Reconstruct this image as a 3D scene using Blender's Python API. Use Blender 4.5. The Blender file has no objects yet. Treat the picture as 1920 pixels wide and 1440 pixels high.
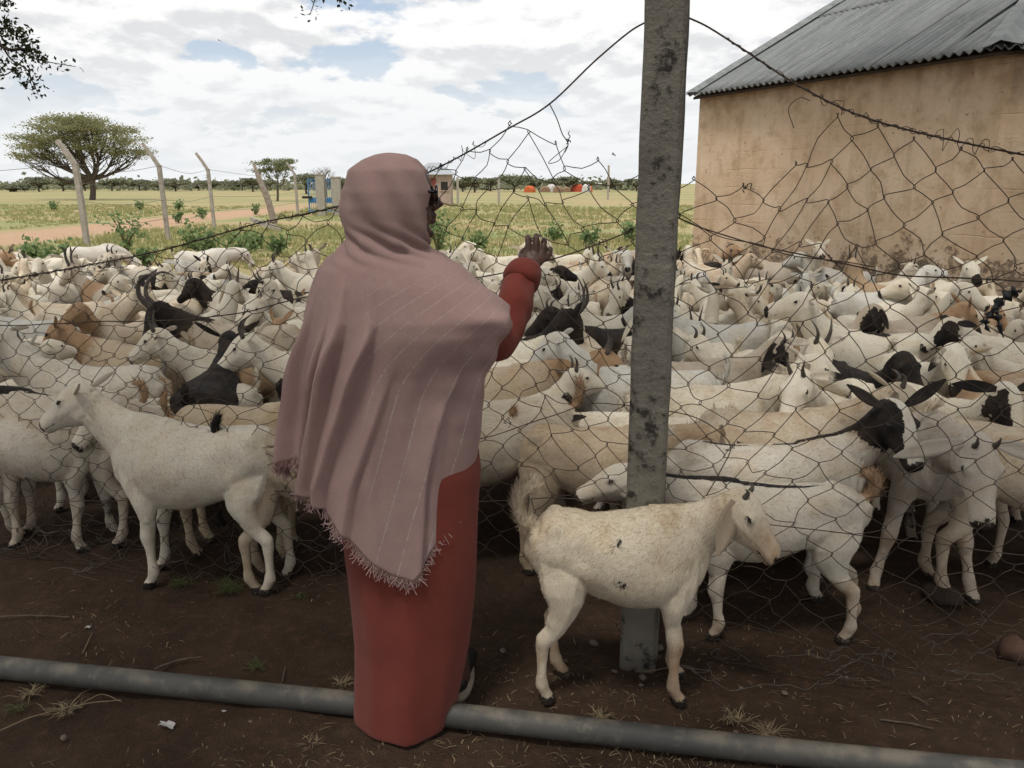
import bpy, math, random
import numpy as np
from mathutils import Vector, Matrix, kdtree

# ------------------------------------------------------------------ camera, sky, sun, exposure
SC = bpy.context.scene
COL = SC.collection
R = math.radians
FPX, CX0, CY0 = 1507.0, 960.0, 720.0          # the photograph's focal length and centre, in its own pixels
PITCH, CAMH = R(14.04), 1.55
cam_data = bpy.data.cameras.new('camera'); cam = bpy.data.objects.new('camera', cam_data); COL.objects.link(cam)
cam.location = (0, 0, CAMH); cam.rotation_euler = (math.pi/2 - PITCH, 0, 0)
cam_data.sensor_width = 36; cam_data.lens = FPX/1920*36
cam_data.clip_start = .05; cam_data.clip_end = 3000
SC.camera = cam

SUN_EL, SUN_AZ = 67, 205                        # azimuth measured from +Y towards +X
W = bpy.data.worlds.new('World'); SC.world = W; W.use_nodes = True
def build_world():
    nt = W.node_tree; N = nt.nodes; L = nt.links; N.clear()
    def nd(t, **k):
        n = N.new(t)
        for a, v in k.items(): setattr(n, a, v)
        return n
    def mth(op, a, b=None, c=None, clamp=False):
        n = nd('ShaderNodeMath', operation=op, use_clamp=clamp)
        for i, v in enumerate((a, b, c)):
            if v is None: continue
            if isinstance(v, (int, float)): n.inputs[i].default_value = v
            else: L.new(v, n.inputs[i])
        return n.outputs[0]
    out = nd('ShaderNodeOutputWorld'); bg = nd('ShaderNodeBackground'); bg.inputs[1].default_value = .074
    sky = nd('ShaderNodeTexSky', sky_type='NISHITA', sun_disc=False)
    sky.sun_elevation = R(SUN_EL); sky.sun_rotation = R(SUN_AZ); sky.dust_density = 1.5; sky.air_density = 1.0
    tc = nd('ShaderNodeTexCoord'); sep = nd('ShaderNodeSeparateXYZ'); L.new(tc.outputs['Generated'], sep.inputs[0])
    z = mth('MAXIMUM', sep.outputs[2], 0.0)
    den = mth('ADD', z, .30)
    px = mth('DIVIDE', sep.outputs[0], den); py = mth('DIVIDE', sep.outputs[1], den)
    def cloud(dz):
        c = nd('ShaderNodeCombineXYZ'); L.new(px, c.inputs[0]); L.new(mth('ADD', py, dz), c.inputs[1]); c.inputs[2].default_value = 3.7
        n = nd('ShaderNodeTexNoise', noise_dimensions='3D'); n.inputs['Scale'].default_value = 2.5
        n.inputs['Detail'].default_value = 11; n.inputs['Roughness'].default_value = .57; n.inputs['Distortion'].default_value = .1
        L.new(c.outputs[0], n.inputs['Vector']); return n.outputs[0]
    n0 = cloud(0.0); n1 = cloud(-.065)
    mask = nd('ShaderNodeMapRange', interpolation_type='SMOOTHSTEP'); L.new(n0, mask.inputs[0])
    mask.inputs[1].default_value = .37; mask.inputs[2].default_value = .44
    hz = nd('ShaderNodeMapRange', interpolation_type='SMOOTHSTEP'); L.new(z, hz.inputs[0])
    hz.inputs[1].default_value = .20; hz.inputs[2].default_value = .01
    cov = mth('MAXIMUM', mask.outputs[0], mth('MULTIPLY', hz.outputs[0], .97))
    # light on the clouds: thicker towards the viewer's side of a puff reads grey, its far top white
    sh = mth('SUBTRACT', n0, n1)
    lit = nd('ShaderNodeMapRange', interpolation_type='SMOOTHSTEP'); L.new(sh, lit.inputs[0])
    lit.inputs[1].default_value = -.07; lit.inputs[2].default_value = .035
    cr = nd('ShaderNodeMix', data_type='RGBA'); L.new(lit.outputs[0], cr.inputs[0])
    cr.inputs[6].default_value = (6.5, 6.6, 6.75, 1); cr.inputs[7].default_value = (8.7, 8.65, 8.6, 1)
    hc = nd('ShaderNodeMix', data_type='RGBA'); L.new(mth('MULTIPLY', hz.outputs[0], .8), hc.inputs[0])
    L.new(cr.outputs[2], hc.inputs[6]); hc.inputs[7].default_value = (7.5, 7.7, 7.85, 1)
    # thin gaps: the blue sky, brightened by haze
    bl = nd('ShaderNodeMix', data_type='RGBA'); bl.inputs[0].default_value = .45
    L.new(sky.outputs[0], bl.inputs[6]); bl.inputs[7].default_value = (6.2, 7.2, 8.6, 1)
    fin = nd('ShaderNodeMix', data_type='RGBA'); L.new(cov, fin.inputs[0]); L.new(bl.outputs[2], fin.inputs[6]); L.new(hc.outputs[2], fin.inputs[7])
    L.new(fin.outputs[2], bg.inputs[0]); L.new(bg.outputs[0], out.inputs[0])
build_world()
sun_d = bpy.data.lights.new('sun', 'SUN'); sun_d.energy = 1.5; sun_d.angle = R(11); sun_d.color = (1, .95, .87)
sun = bpy.data.objects.new('sun', sun_d); COL.objects.link(sun)
_sd = Vector((math.cos(R(SUN_EL))*math.sin(R(SUN_AZ)), math.cos(R(SUN_EL))*math.cos(R(SUN_AZ)), math.sin(R(SUN_EL))))
sun.rotation_euler = _sd.to_track_quat('Z', 'Y').to_euler(); sun.location = _sd*50
vs = SC.view_settings; vs.view_transform = 'Standard'; vs.look = 'None'; vs.gamma = 1; vs.exposure = .66; vs.use_curve_mapping = False
SC.render.engine = 'CYCLES'; SC.cycles.use_denoising = True; SC.cycles.max_bounces = 6; SC.cycles.transparent_max_bounces = 8

# ------------------------------------------------------------------ measuring: a pixel of the photograph to a point of the place
SP, CP = math.sin(PITCH), math.cos(PITCH)
def ray(px, py):
    a, b = (px-CX0)/FPX, (CY0-py)/FPX
    return np.array([a, CP + b*SP, -SP + b*CP])
def at_z(px, py, z=0.0):
    d = ray(px, py); t = (z-CAMH)/d[2]; return np.array([0, 0, CAMH]) + d*t
def at_y(px, py, Y):
    d = ray(px, py); return np.array([0, 0, CAMH]) + d*(Y/d[1])
def proj(p):
    dep = p[1]*CP - (p[2]-CAMH)*SP
    return CX0 + FPX*p[0]/dep, CY0 - FPX*(p[1]*SP + (p[2]-CAMH)*CP)/dep

# ------------------------------------------------------------------ mesh helpers
rng = np.random.default_rng(7); random.seed(7)
def link(o, parent=None):
    COL.objects.link(o)
    if parent is not None: o.parent = parent
    return o
def tag(o, label=None, cat=None, group=None, kind=None):
    if label: o['label'] = label
    if cat: o['category'] = cat
    if group: o['group'] = group
    if kind: o['kind'] = kind
    return o
def empty(name, loc, rz=0.0):
    o = bpy.data.objects.new(name, None); o.location = loc; o.rotation_euler = (0, 0, rz); o.empty_display_size = .1
    return link(o)
def mesh_of(name, v, f, smooth=True):
    me = bpy.data.meshes.new(name); me.from_pydata([tuple(map(float, p)) for p in v], [], [tuple(map(int, q)) for q in f])
    if smooth: me.shade_smooth()
    me.update(); return me
def obj(name, v, f, mat, parent=None, smooth=True):
    me = mesh_of(name, v, f, smooth); me.materials.append(mat)
    return link(bpy.data.objects.new(name, me), parent)
def joinvf(parts):
    V, F, n = [], [], 0
    for v, f in parts:
        V.append(np.asarray(v, float)); F += [tuple(i+n for i in q) for q in f]; n += len(v)
    return (np.concatenate(V) if V else np.zeros((0, 3))), F
def box(c, s, rot=None):
    x, y, z = [q/2 for q in s]
    v = np.array([[a, b, d] for a in (-x, x) for b in (-y, y) for d in (-z, z)])
    f = [(0, 1, 3, 2), (4, 6, 7, 5), (0, 4, 5, 1), (2, 3, 7, 6), (0, 2, 6, 4), (1, 5, 7, 3)]
    if rot is not None: v = v @ np.array(rot).T
    return v + np.array(c), f
def unit(v):
    v = np.asarray(v, float); return v/max(1e-9, np.linalg.norm(v))
def spline(P, n):
    """Catmull-Rom through P, n samples per span; works for points with any number of columns."""
    P = np.asarray(P, float); Q = np.vstack([2*P[0]-P[1], P, 2*P[-1]-P[-2]]); out = []
    for i in range(1, len(Q)-2):
        p0, p1, p2, p3 = Q[i-1:i+3]
        for k in range(n):
            t = k/n
            out.append(.5*((2*p1) + (-p0+p2)*t + (2*p0-5*p1+4*p2-p3)*t*t + (-p0+3*p1-3*p2+p3)*t**3))
    out.append(P[-1]); return np.array(out)
def frames(P, up0=(0, 0, 1)):
    P = np.asarray(P, float); T = np.gradient(P, axis=0); T /= np.maximum(1e-9, np.linalg.norm(T, axis=1))[:, None]
    u = np.asarray(up0, float); u = u - T[0]*u.dot(T[0])
    if np.linalg.norm(u) < 1e-3: u = np.array([1., 0, 0]) - T[0]*T[0][0]
    U = []
    for t in T:
        u = u - t*u.dot(t); u = unit(u); U.append(u)
    U = np.array(U); return T, U, np.cross(T, U)
def tube(P, rad, n=6, up0=(0, 0, 1), flat=None, caps=True, expo=None):
    """A tube along P; rad one number or one per point; flat = the half-width along the side vector where it differs."""
    P = np.asarray(P, float); m = len(P); rad = np.broadcast_to(np.asarray(rad, float), (m,))
    fl = rad if flat is None else np.broadcast_to(np.asarray(flat, float), (m,))
    T, U, S = frames(P, up0); a = np.arange(n)*2*math.pi/n; c, s = np.cos(a), np.sin(a)
    if expo: c, s = np.sign(c)*abs(c)**expo, np.sign(s)*abs(s)**expo
    V = P[:, None] + U[:, None]*(c[None, :, None]*rad[:, None, None]) + S[:, None]*(s[None, :, None]*fl[:, None, None])
    V = V.reshape(-1, 3); F = []
    for i in range(m-1):
        for k in range(n):
            k2 = (k+1) % n; F.append((i*n+k, i*n+k2, (i+1)*n+k2, (i+1)*n+k))
    if caps:
        V = np.vstack([V, P[0], P[-1]]); b = m*n
        for k in range(n):
            k2 = (k+1) % n; F.append((b, k2, k)); F.append((b+1, (m-1)*n+k, (m-1)*n+k2))
    return V, F
def ball(c, r, n=8, m=6):
    r = np.broadcast_to(np.asarray(r, float), (3,)); V = [[0, 0, 1]]; F = []
    for i in range(1, m):
        t = math.pi*i/m
        V += [[math.sin(t)*math.cos(2*math.pi*k/n), math.sin(t)*math.sin(2*math.pi*k/n), math.cos(t)] for k in range(n)]
    V.append([0, 0, -1]); e = len(V)-1
    for k in range(n):
        F.append((0, 1+k, 1+(k+1) % n)); F.append((e, e-n+(k+1) % n, e-n+k))
    for i in range(m-2):
        for k in range(n):
            a = 1+i*n+k; b = 1+i*n+(k+1) % n; F.append((a, a+n, b+n, b))
    return np.array(V)*r + np.asarray(c, float), F
def wave(seed, freq, n=10):
    """A smooth random field: a sum of plane waves. Returns a function of an (N,3) array, roughly -1..1."""
    g = np.random.default_rng(seed); k = g.normal(size=(n, 3)); k = k/np.linalg.norm(k, axis=1)[:, None]*freq*g.uniform(.6, 1.5, (n, 1)); ph = g.uniform(0, 6.28, n)
    return lambda p: np.sin(np.asarray(p) @ k.T + ph).sum(1)/math.sqrt(n)
def sstep(a, b, x):
    t = np.clip((np.asarray(x, float)-a)/(b-a), 0, 1); return t*t*(3-2*t)
def taubin(v, f, it=6, lam=.5, mu=-.52):
    e = np.concatenate([np.stack([f[:, i], f[:, (i+1) % f.shape[1]]], 1) for i in range(f.shape[1])])
    e = np.concatenate([e, e[:, ::-1]]); key = np.unique(e[:, 0].astype(np.int64)*len(v)+e[:, 1]); a, b = key//len(v), key % len(v)
    deg = np.maximum(1, np.bincount(a, minlength=len(v)))[:, None]
    for i in range(it):
        for w in (lam, mu):
            s = np.stack([np.bincount(a, weights=v[b, c], minlength=len(v)) for c in range(3)], 1)/deg
            v = v + w*(s-v)
    return v
def remesh_all(jobs):
    """jobs: list of (verts, faces, voxel). All are fused in one depsgraph pass; returns [(verts, quads)]."""
    tmp = []
    for v, f, vox in jobs:
        me = mesh_of('tmp', v, f, False); o = bpy.data.objects.new('tmp', me); COL.objects.link(o)
        m = o.modifiers.new('r', 'REMESH'); m.mode = 'VOXEL'; m.voxel_size = vox; tmp.append(o)
    dg = bpy.context.evaluated_depsgraph_get(); dg.update(); res = []
    for o in tmp:
        e = o.evaluated_get(dg).data
        v = np.empty(len(e.vertices)*3, np.float32); e.vertices.foreach_get('co', v)
        f = np.empty(len(e.loops), np.int32); e.loops.foreach_get('vertex_index', f)
        res.append((v.reshape(-1, 3).astype(float), f.reshape(-1, 4)))
    for o in tmp:
        me = o.data; bpy.data.objects.remove(o); bpy.data.meshes.remove(me)
    return res
def decimate_all(jobs):
    """jobs: list of (verts, quads, ratio); collapses flat areas, keeps tight ones. Returns [(verts, tris)]."""
    tmp = []
    for v, f, ratio in jobs:
        o = bpy.data.objects.new('tmp', fast_mesh('tmp', v, f)); COL.objects.link(o)
        m = o.modifiers.new('d', 'DECIMATE'); m.ratio = ratio; m.use_collapse_triangulate = True; tmp.append(o)
    dg = bpy.context.evaluated_depsgraph_get(); dg.update(); res = []
    for o in tmp:
        e = o.evaluated_get(dg).data; v = np.empty(len(e.vertices)*3, np.float32); e.vertices.foreach_get('co', v)
        e.calc_loop_triangles(); f = np.empty(len(e.loop_triangles)*3, np.int32); e.loop_triangles.foreach_get('vertices', f); res.append((v.reshape(-1, 3).astype(float), f.reshape(-1, 3)))
    for o in tmp:
        me = o.data; bpy.data.objects.remove(o); bpy.data.meshes.remove(me)
    return res
def fast_mesh(name, v, f):
    me = bpy.data.meshes.new(name); n, k = f.shape
    me.vertices.add(len(v)); me.vertices.foreach_set('co', np.asarray(v, np.float32).ravel())
    me.loops.add(n*k); me.loops.foreach_set('vertex_index', f.astype(np.int32).ravel())
    me.polygons.add(n); me.polygons.foreach_set('loop_start', np.arange(0, n*k, k, dtype=np.int32))
    me.polygons.foreach_set('use_smooth', np.ones(n, bool)); me.update(calc_edges=True); me.validate(); return me

# ------------------------------------------------------------------ materials
def mat(name):
    m = bpy.data.materials.new(name); m.use_nodes = True; nt = m.node_tree; b = nt.nodes['Principled BSDF']
    return m, nt, b
class NB:
    """Small node-building helper."""
    def __init__(s, nt): s.nt = nt
    def n(s, t, ins=None, **k):
        q = s.nt.nodes.new(t)
        for a, v in k.items(): setattr(q, a, v)
        for a, v in (ins or {}).items(): s.put(q.inputs[a], v)
        return q
    def put(s, sock, v):
        if isinstance(v, bpy.types.NodeSocket): s.nt.links.new(v, sock)
        elif isinstance(v, (tuple, list)) and sock.type == 'RGBA' and len(v) == 3: sock.default_value = (*v, 1)
        else: sock.default_value = v
    def co(s, kind='Object'): return s.n('ShaderNodeTexCoord').outputs[kind]
    def noise(s, vec, scale, detail=4, rough=.55, dist=0.0): return s.n('ShaderNodeTexNoise', {'Vector': vec, 'Scale': scale, 'Detail': detail, 'Roughness': rough, 'Distortion': dist}).outputs[0]
    def ramp(s, x, a, b, lo=0.0, hi=1.0): return s.n('ShaderNodeMapRange', {0: x, 1: a, 2: b, 3: lo, 4: hi}, interpolation_type='SMOOTHSTEP').outputs[0]
    def m(s, op, a, b=0.0, clamp=False): return s.n('ShaderNodeMath', {0: a, 1: b}, operation=op, use_clamp=clamp).outputs[0]
    def mix(s, fac, a, b, mode='MIX'): return s.n('ShaderNodeMix', {0: fac, 6: a, 7: b}, data_type='RGBA', blend_type=mode).outputs[2]
    def bump(s, h, strength=.3, dist=.01): return s.n('ShaderNodeBump', {'Height': h, 'Strength': strength, 'Distance': dist}).outputs[0]
    def mapping(s, vec, scale=(1, 1, 1), rot=(0, 0, 0)): return s.n('ShaderNodeMapping', {'Vector': vec, 'Scale': scale, 'Rotation': rot}).outputs[0]
    def sep(s, vec): return s.n('ShaderNodeSeparateXYZ', {0: vec}).outputs
def simple(name, c1, c2=None, scale=8, rough=.8, bump=.2, bscale=60, bdist=.004, metal=0.0, spec=.3):
    m, nt, b = mat(name); q = NB(nt); co = q.co()
    c2 = c2 or tuple(x*.7 for x in c1)
    q.put(b.inputs['Base Color'], q.mix(q.ramp(q.noise(co, scale, 6, .6), .3, .7), c1, c2))
    q.put(b.inputs['Normal'], q.bump(q.noise(co, bscale, 4), bump, bdist))
    b.inputs['Roughness'].default_value = rough; b.inputs['Metallic'].default_value = metal; b.inputs['Specular IOR Level'].default_value = spec
    return m
# ------------------------------------------------------------------ goats
def coat_material():
    m, nt, b = mat('goat_coat'); q = NB(nt)
    at = q.n('ShaderNodeAttribute', attribute_name='coat'); fl = q.sep(at.outputs['Vector'])
    rest = q.n('ShaderNodeAttribute', attribute_name='rest').outputs['Vector']
    inf = q.n('ShaderNodeObjectInfo'); rnd = inf.outputs['Random']
    vec = q.n('ShaderNodeVectorMath', {0: rest, 1: q.n('ShaderNodeCombineXYZ', {0: q.m('MULTIPLY', rnd, 37), 1: q.m('MULTIPLY', rnd, 11)}).outputs[0]}, operation='ADD').outputs[0]
    fine = q.noise(vec, 38, 5, .65); mid = q.noise(vec, 9, 5, .6); big = q.noise(vec, 3.2, 3, .5)
    base = inf.outputs['Color']
    lump = q.noise(vec, 20, 6, .7)
    # uneven coat: yellowed, greyer and soiled areas, all over the animal
    base = q.mix(q.m('MULTIPLY', q.ramp(mid, .42, .72), .42), base, q.mix(1.0, base, (.86, .74, .56), 'MULTIPLY'))
    base = q.mix(q.m('MULTIPLY', q.ramp(big, .44, .68), .34), base, q.mix(1.0, base, (.74, .72, .70), 'MULTIPLY'))
    base = q.mix(q.m('MULTIPLY', q.ramp(lump, .50, .74), .36), base, q.mix(1.0, base, (.66, .56, .45), 'MULTIPLY'))
    tanf = q.ramp(q.m('ADD', fl[1], q.m('MULTIPLY', q.m('SUBTRACT', mid, .5), .9)), .2, .85)
    c = q.mix(q.m('MULTIPLY', tanf, .85), base, q.mix(q.ramp(lump, .35, .65), (.44, .27, .14), (.33, .19, .10)))
    dirt = q.ramp(q.m('ADD', fl[2], q.m('MULTIPLY', q.m('SUBTRACT', q.noise(vec, 14, 6, .7), .5), 1.3)), .25, .95)
    c = q.mix(q.m('MULTIPLY', dirt, .66), c, (.24, .155, .10))
    blk = q.ramp(q.m('ADD', fl[0], q.m('MULTIPLY', q.m('SUBTRACT', fine, .5), .6)), .40, .64)
    c = q.mix(blk, c, q.mix(q.m('MULTIPLY', q.ramp(mid, .40, .70), .8), (.016, .014, .013), (.062, .042, .030)))
    isl = q.n('ShaderNodeNewGeometry').outputs['Random Per Island']; hf = q.n('ShaderNodeAttribute', attribute_name='hairy').outputs['Fac']; c = q.mix(q.m('MULTIPLY', hf, q.ramp(isl, .7, 0.0)), c, q.mix(1.0, c, (.64, .58, .50), 'MULTIPLY'))
    hair = q.noise(q.mapping(rest, (26, 110, 80)), 5.0, 4, .65); tick = q.noise(q.mapping(rest, (60, 200, 150)), 4.0, 2, .6)
    c = q.mix(q.m('MULTIPLY', q.ramp(hair, .38, .68), .22), c, q.mix(1.0, c, (.58, .50, .43), 'MULTIPLY'))
    c = q.mix(q.m('MULTIPLY', q.ramp(tick, .45, .7), .22), c, q.mix(1.0, c, (.6, .54, .48), 'MULTIPLY'))
    q.put(b.inputs['Base Color'], c)
    q.put(b.inputs['Normal'], q.bump(q.m('ADD', q.m('ADD', hair, q.m('MULTIPLY', tick, .6)), q.m('MULTIPLY', lump, 1.1)), .55, .010))
    b.inputs['Roughness'].default_value = .78; b.inputs['Specular IOR Level'].default_value = .18
    b.inputs['Sheen Weight'].default_value = .03; b.inputs['Sheen Roughness'].default_value = .5
    return m
M_COAT = coat_material()
M_HORN = simple('horn', (.055, .045, .038), (.11, .095, .08), 30, .6, .6, 120, .003)
M_EYE, _nt, _b = mat('goat_eye'); _b.inputs['Base Color'].default_value = (.012, .008, .005, 1); _b.inputs['Roughness'].default_value = .12

TRUNK = [(-.375, .575, .025, .045), (-.35, .563, .068, .085), (-.30, .553, .106, .114), (-.22, .548, .124, .122), (-.10, .524, .140, .138),
         (.03, .503, .155, .160), (.14, .508, .148, .165), (.22, .528, .122, .158), (.285, .545, .092, .130), (.335, .555, .062, .092), (.365, .56, .03, .045)]
HEAD = [(-.035, .010, -.050, .028), (-.008, .042, -.072, .044), (.03, .058, -.084, .052), (.065, .058, -.085, .053), (.10, .050, -.074, .045),
        (.135, .038, -.058, .036), (.165, .030, -.050, .033), (.188, .026, -.047, .0325), (.207, .020, -.044, .031), (.220, .008, -.036, .022)]
FRONT = [(.235, .068, .56, .085, .03), (.215, .078, .46, .092, .045), (.205, .083, .37, .056, .042), (.205, .08, .30, .034, .029), (.217, .078, .222, .033, .029), (.213, .077, .178, .023, .021),
         (.212, .077, .12, .0185, .0175), (.209, .077, .070, .026, .023), (.222, .077, .038, .020, .020), (.240, .077, .0, .033, .030)]
HIND = [(-.245, .055, .56, .108, .045), (-.235, .075, .46, .104, .053), (-.226, .081, .385, .078, .047), (-.243, .08, .315, .049, .036), (-.272, .078, .262, .032, .026), (-.303, .076, .232, .031, .024),
        (-.303, .075, .18, .023, .0195), (-.300, .075, .11, .0185, .017), (-.297, .075, .070, .026, .023), (-.280, .075, .038, .020, .020), (-.264, .075, .0, .034, .031)]
TAILS = {'up': [(-.345, .60), (-.378, .635), (-.392, .675), (-.385, .715), (-.368, .735)], 'curl': [(-.345, .60), (-.385, .62), (-.40, .665), (-.378, .705), (-.335, .705)],
         'brush': [(-.345, .60), (-.412, .632), (-.428, .70), (-.395, .75), (-.335, .75)],
         'down': [(-.345, .605), (-.385, .595), (-.402, .55), (-.402, .50), (-.396, .46)]}
DEF = dict(neck_p=42, neck_y=0, neck_len=.29, head_p=-28, head_y=0, feet=(0, 0, 0, 0), fy=(0, 0, 0, 0), belly=1.0, tail='up', ear='out', ear_len=.145, horn=None, thick=1.0, leg=1.0, hs=1.0, hl=1.0)
def head_frame(P):
    ny, np_ = R(P['neck_y']), R(P['neck_p'])
    nd = np.array([math.cos(np_)*math.cos(ny), math.cos(np_)*math.sin(ny), math.sin(np_)])
    A = np.array([.235, 0, .565]); Bm = A + np.array([.10, 0, .045])*(1-.3*abs(math.sin(ny))); E = A + np.array([.03, 0, .01]) + nd*P['neck_len']
    hy, hp = ny + R(P['head_y']), R(P['head_p'])
    H = np.array([math.cos(hp)*math.cos(hy), math.cos(hp)*math.sin(hy), math.sin(hp)])
    S = np.array([-math.sin(hy), math.cos(hy), 0.0]); U = np.cross(H, S)
    k = P['hs']; return A, Bm, E, H*k*P['hl'], S*k, U*k
def hcoord(v, fr, P):
    A, Bm, E, H, S, U = fr; d = v-E; k2 = P['hs']**2; return (d @ H)/(k2*P['hl']**2), np.stack([d @ S, d @ U], 1)/k2
def goat_source(P):
    V, F, REG, SS, LAT = [], [], [], [], []; n0 = 0
    def add(v, f, reg, s, lat=None):
        nonlocal n0
        V.append(v); F.extend([tuple(i+n0 for i in q) for q in f]); n0 += len(v)
        REG.append(np.full(len(v), reg)); SS.append(np.broadcast_to(s, (len(v),))); LAT.append(np.zeros((len(v), 2)) if lat is None else lat)
    def ringpar(vals, n, nring):   # one value per ring + the two cap points
        return np.concatenate([np.repeat(vals, nring), [vals[0], vals[-1]]])
    t = spline(np.array(TRUNK), 5); bl = P['belly']
    h = t[:, 3]*P['thick']; zc = t[:, 1] - (h-t[:, 3])*.4; w = t[:, 2]*P['thick']
    bul = np.exp(-((t[:, 0]+.02)/.16)**2)*(bl-1); w = w*(1+.9*bul); zc = zc-.05*bul; h = h*(1+.3*bul)
    v, f = tube(np.stack([t[:, 0], 0*zc, zc], 1), h, 40, flat=w)
    # the spine: a slight ridge, hips and withers
    add(v, f, 0, 0.0)
    for sy in (1, -1): add(*ball((-.265, sy*.072, .612), (.05, .03, .045)), 0, 0.0); add(*ball((-.355, sy*.04, .575), (.025, .022, .03)), 0, 0.0); add(*ball((.225, sy*.088, .50), (.055, .036, .10)), 0, 0.0); add(*ball((.23, sy*.025, .655), (.07, .03, .022)), 0, 0.0)
    A, Bm, E, H, S, U = head_frame(P)
    k = np.linspace(0, 1, 9)[:, None]; C = (1-k)**2*(A-np.array([.06, 0, .02])) + 2*k*(1-k)*Bm + k*k*(E + H*.02 - U*.022)
    kk = k[:, 0]; nh = np.interp(kk, [0, .25, .5, .75, 1], [.150, .126, .098, .080, .068])*P['thick']; nw = np.interp(kk, [0, .3, .6, 1], [.090, .070, .057, .047])*P['thick']
    v, f = tube(C, nh, 28, flat=nw); add(v, f, 1, ringpar(kk, 9, 28))
    hd = spline(np.array(HEAD), 3); ctr = E + np.outer(hd[:, 0], H) + np.outer((hd[:, 1]+hd[:, 2])/2, U)
    a = np.arange(16)*2*math.pi/16; ch = np.cos(a); sh = np.sin(a)
    # a wedge-shaped face: the upper half narrower towards the top, the lower jaw narrow too
    prof = np.where(ch > 0, 1-.22*ch, 1-.28*np.abs(ch))
    ring = ctr[:, None] + U*(ch[None, :, None]*((hd[:, 1]-hd[:, 2])/2)[:, None, None]) + S*((sh*prof)[None, :, None]*hd[:, 3][:, None, None])
    m = len(hd); v = np.vstack([ring.reshape(-1, 3), ctr[0], ctr[-1]]); f = []
    for i in range(m-1):
        for j in range(16): f.append((i*16+j, i*16+(j+1) % 16, (i+1)*16+(j+1) % 16, (i+1)*16+j))
    for j in range(16): f.append((m*16, (j+1) % 16, j)); f.append((m*16+1, (m-1)*16+j, (m-1)*16+(j+1) % 16))
    FR = (A, Bm, E, H, S, U); add(v, f, 2, *hcoord(v, FR, P))
    for s in (-1, 1):
        c = E + H*.072 + S*s*.040 + U*.022
        v, f = ball((0, 0, 0), (.019, .013, .014)); v = c + np.outer(v[:, 0], H) + np.outer(v[:, 1], S) + np.outer(v[:, 2], U)
        add(v, f, 2, *hcoord(v, FR, P))
        v, f = ball((0, 0, 0), (.012, .009, .008)); v = E + H*.205 + S*s*.017 + U*.0 + np.outer(v[:, 0], H) + np.outer(v[:, 1], S) + np.outer(v[:, 2], U)
        add(v, f, 2, *hcoord(v, FR, P))
    for s in (-1, 1):
        c = E + H*.035 + S*s*.036 - U*.045; v, f = ball((0, 0, 0), (.036, .014, .032)); v = c + np.outer(v[:, 0], H) + np.outer(v[:, 1], S) + np.outer(v[:, 2], U); add(v, f, 2, *hcoord(v, FR, P))
        add(*ball((.175, s*.095, .405), (.03, .022, .035)), 3, .4); add(*ball((.30, s*.05, .50), (.045, .035, .075)), 0, 0.0)
    for i, (tab, s, reg) in enumerate(((FRONT, 1, 3), (FRONT, -1, 3), (HIND, 1, 4), (HIND, -1, 4))):
        q = spline(np.array(tab), 2); z = q[:, 2]; wgt = np.clip(1-z/.46, 0, 1)
        x = q[:, 0] + P['feet'][i]*wgt; y = s*q[:, 1] + P['fy'][i]*wgt
        v, f = tube(np.stack([x, y, z], 1), q[:, 3]*np.where(z < .3, P['leg'], 1), 10, up0=(1, 0, 0), flat=q[:, 4]*np.where(z < .3, P['leg'], 1)); v[:, 2] = np.maximum(v[:, 2], 0)
        add(v, f, reg, ringpar(z, len(z), 10))
    T = spline(np.array(TAILS[P['tail']]), 3); k = np.linspace(0, 1, len(T))
    r = P.get('tail_w', 1.0)*np.interp(k, [0, .2, .55, .85, 1], [.021, .016, .022, .017, .005]); v, f = tube(np.stack([T[:, 0], 0*k, T[:, 1]], 1), r*.8, 8, flat=r*.95)
    add(v, f, 5, ringpar(k, len(k), 8))
    return np.concatenate(V), F, np.concatenate(REG), np.concatenate(SS), np.concatenate(LAT)
def ear_mesh(P, side):
    A, Bm, E, H, S, U = head_frame(P); L = P['ear_len']
    kinds = {'out': (-.28, 1.0, -.10, -.18), 'droop': (-.20, .42, -1.0, -.3), 'back': (-.85, .62, .10, 0), 'high': (-.35, .85, .35, .2), 'fwd': (.15, 1.0, -.2, -.25)}[P['ear']]
    base = E + H*.002 + S*side*.040 + U*.018
    d = unit(H*kinds[0] + S*side*kinds[1] + (np.array([0, 0, 1.0]) if P['ear'] == 'droop' else U)*kinds[2]); nface = unit(np.cross(d, U*.35 + H*-.9)) * side; wv = unit(np.cross(nface, d))
    k = np.linspace(0, 1, 8); wd = np.array([.010, .016, .0205, .0225, .0215, .018, .012, .003])*(.5+.5*L/.145)*P.get('ear_w', 1.0)
    droop = kinds[3]*L*.35*k**2; V = []; F = []
    for sgn in (1, -1):
        for i in range(8):
            for j in range(5):
                c = (j-2)/2; cup = .35*wd[i]*(1-c*c) if True else 0
                V.append(base + d*L*k[i] + np.array([0, 0, 1.0])*droop[i] + wv*wd[i]*c + nface*(-cup) + nface*sgn*(.0028*(1-abs(c)**3)+.0004))
    for s_ in (0, 40):
        for i in range(7):
            for j in range(4):
                a = s_+i*5+j; qd = (a, a+1, a+6, a+5); F.append(qd if s_ == 0 else qd[::-1])
    for i in range(7):
        for j in (0, 4):
            a = i*5+j; qd = (a, a+5, a+45, a+40); F.append(qd if j == 0 else qd[::-1])
    return np.array(V), F
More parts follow.
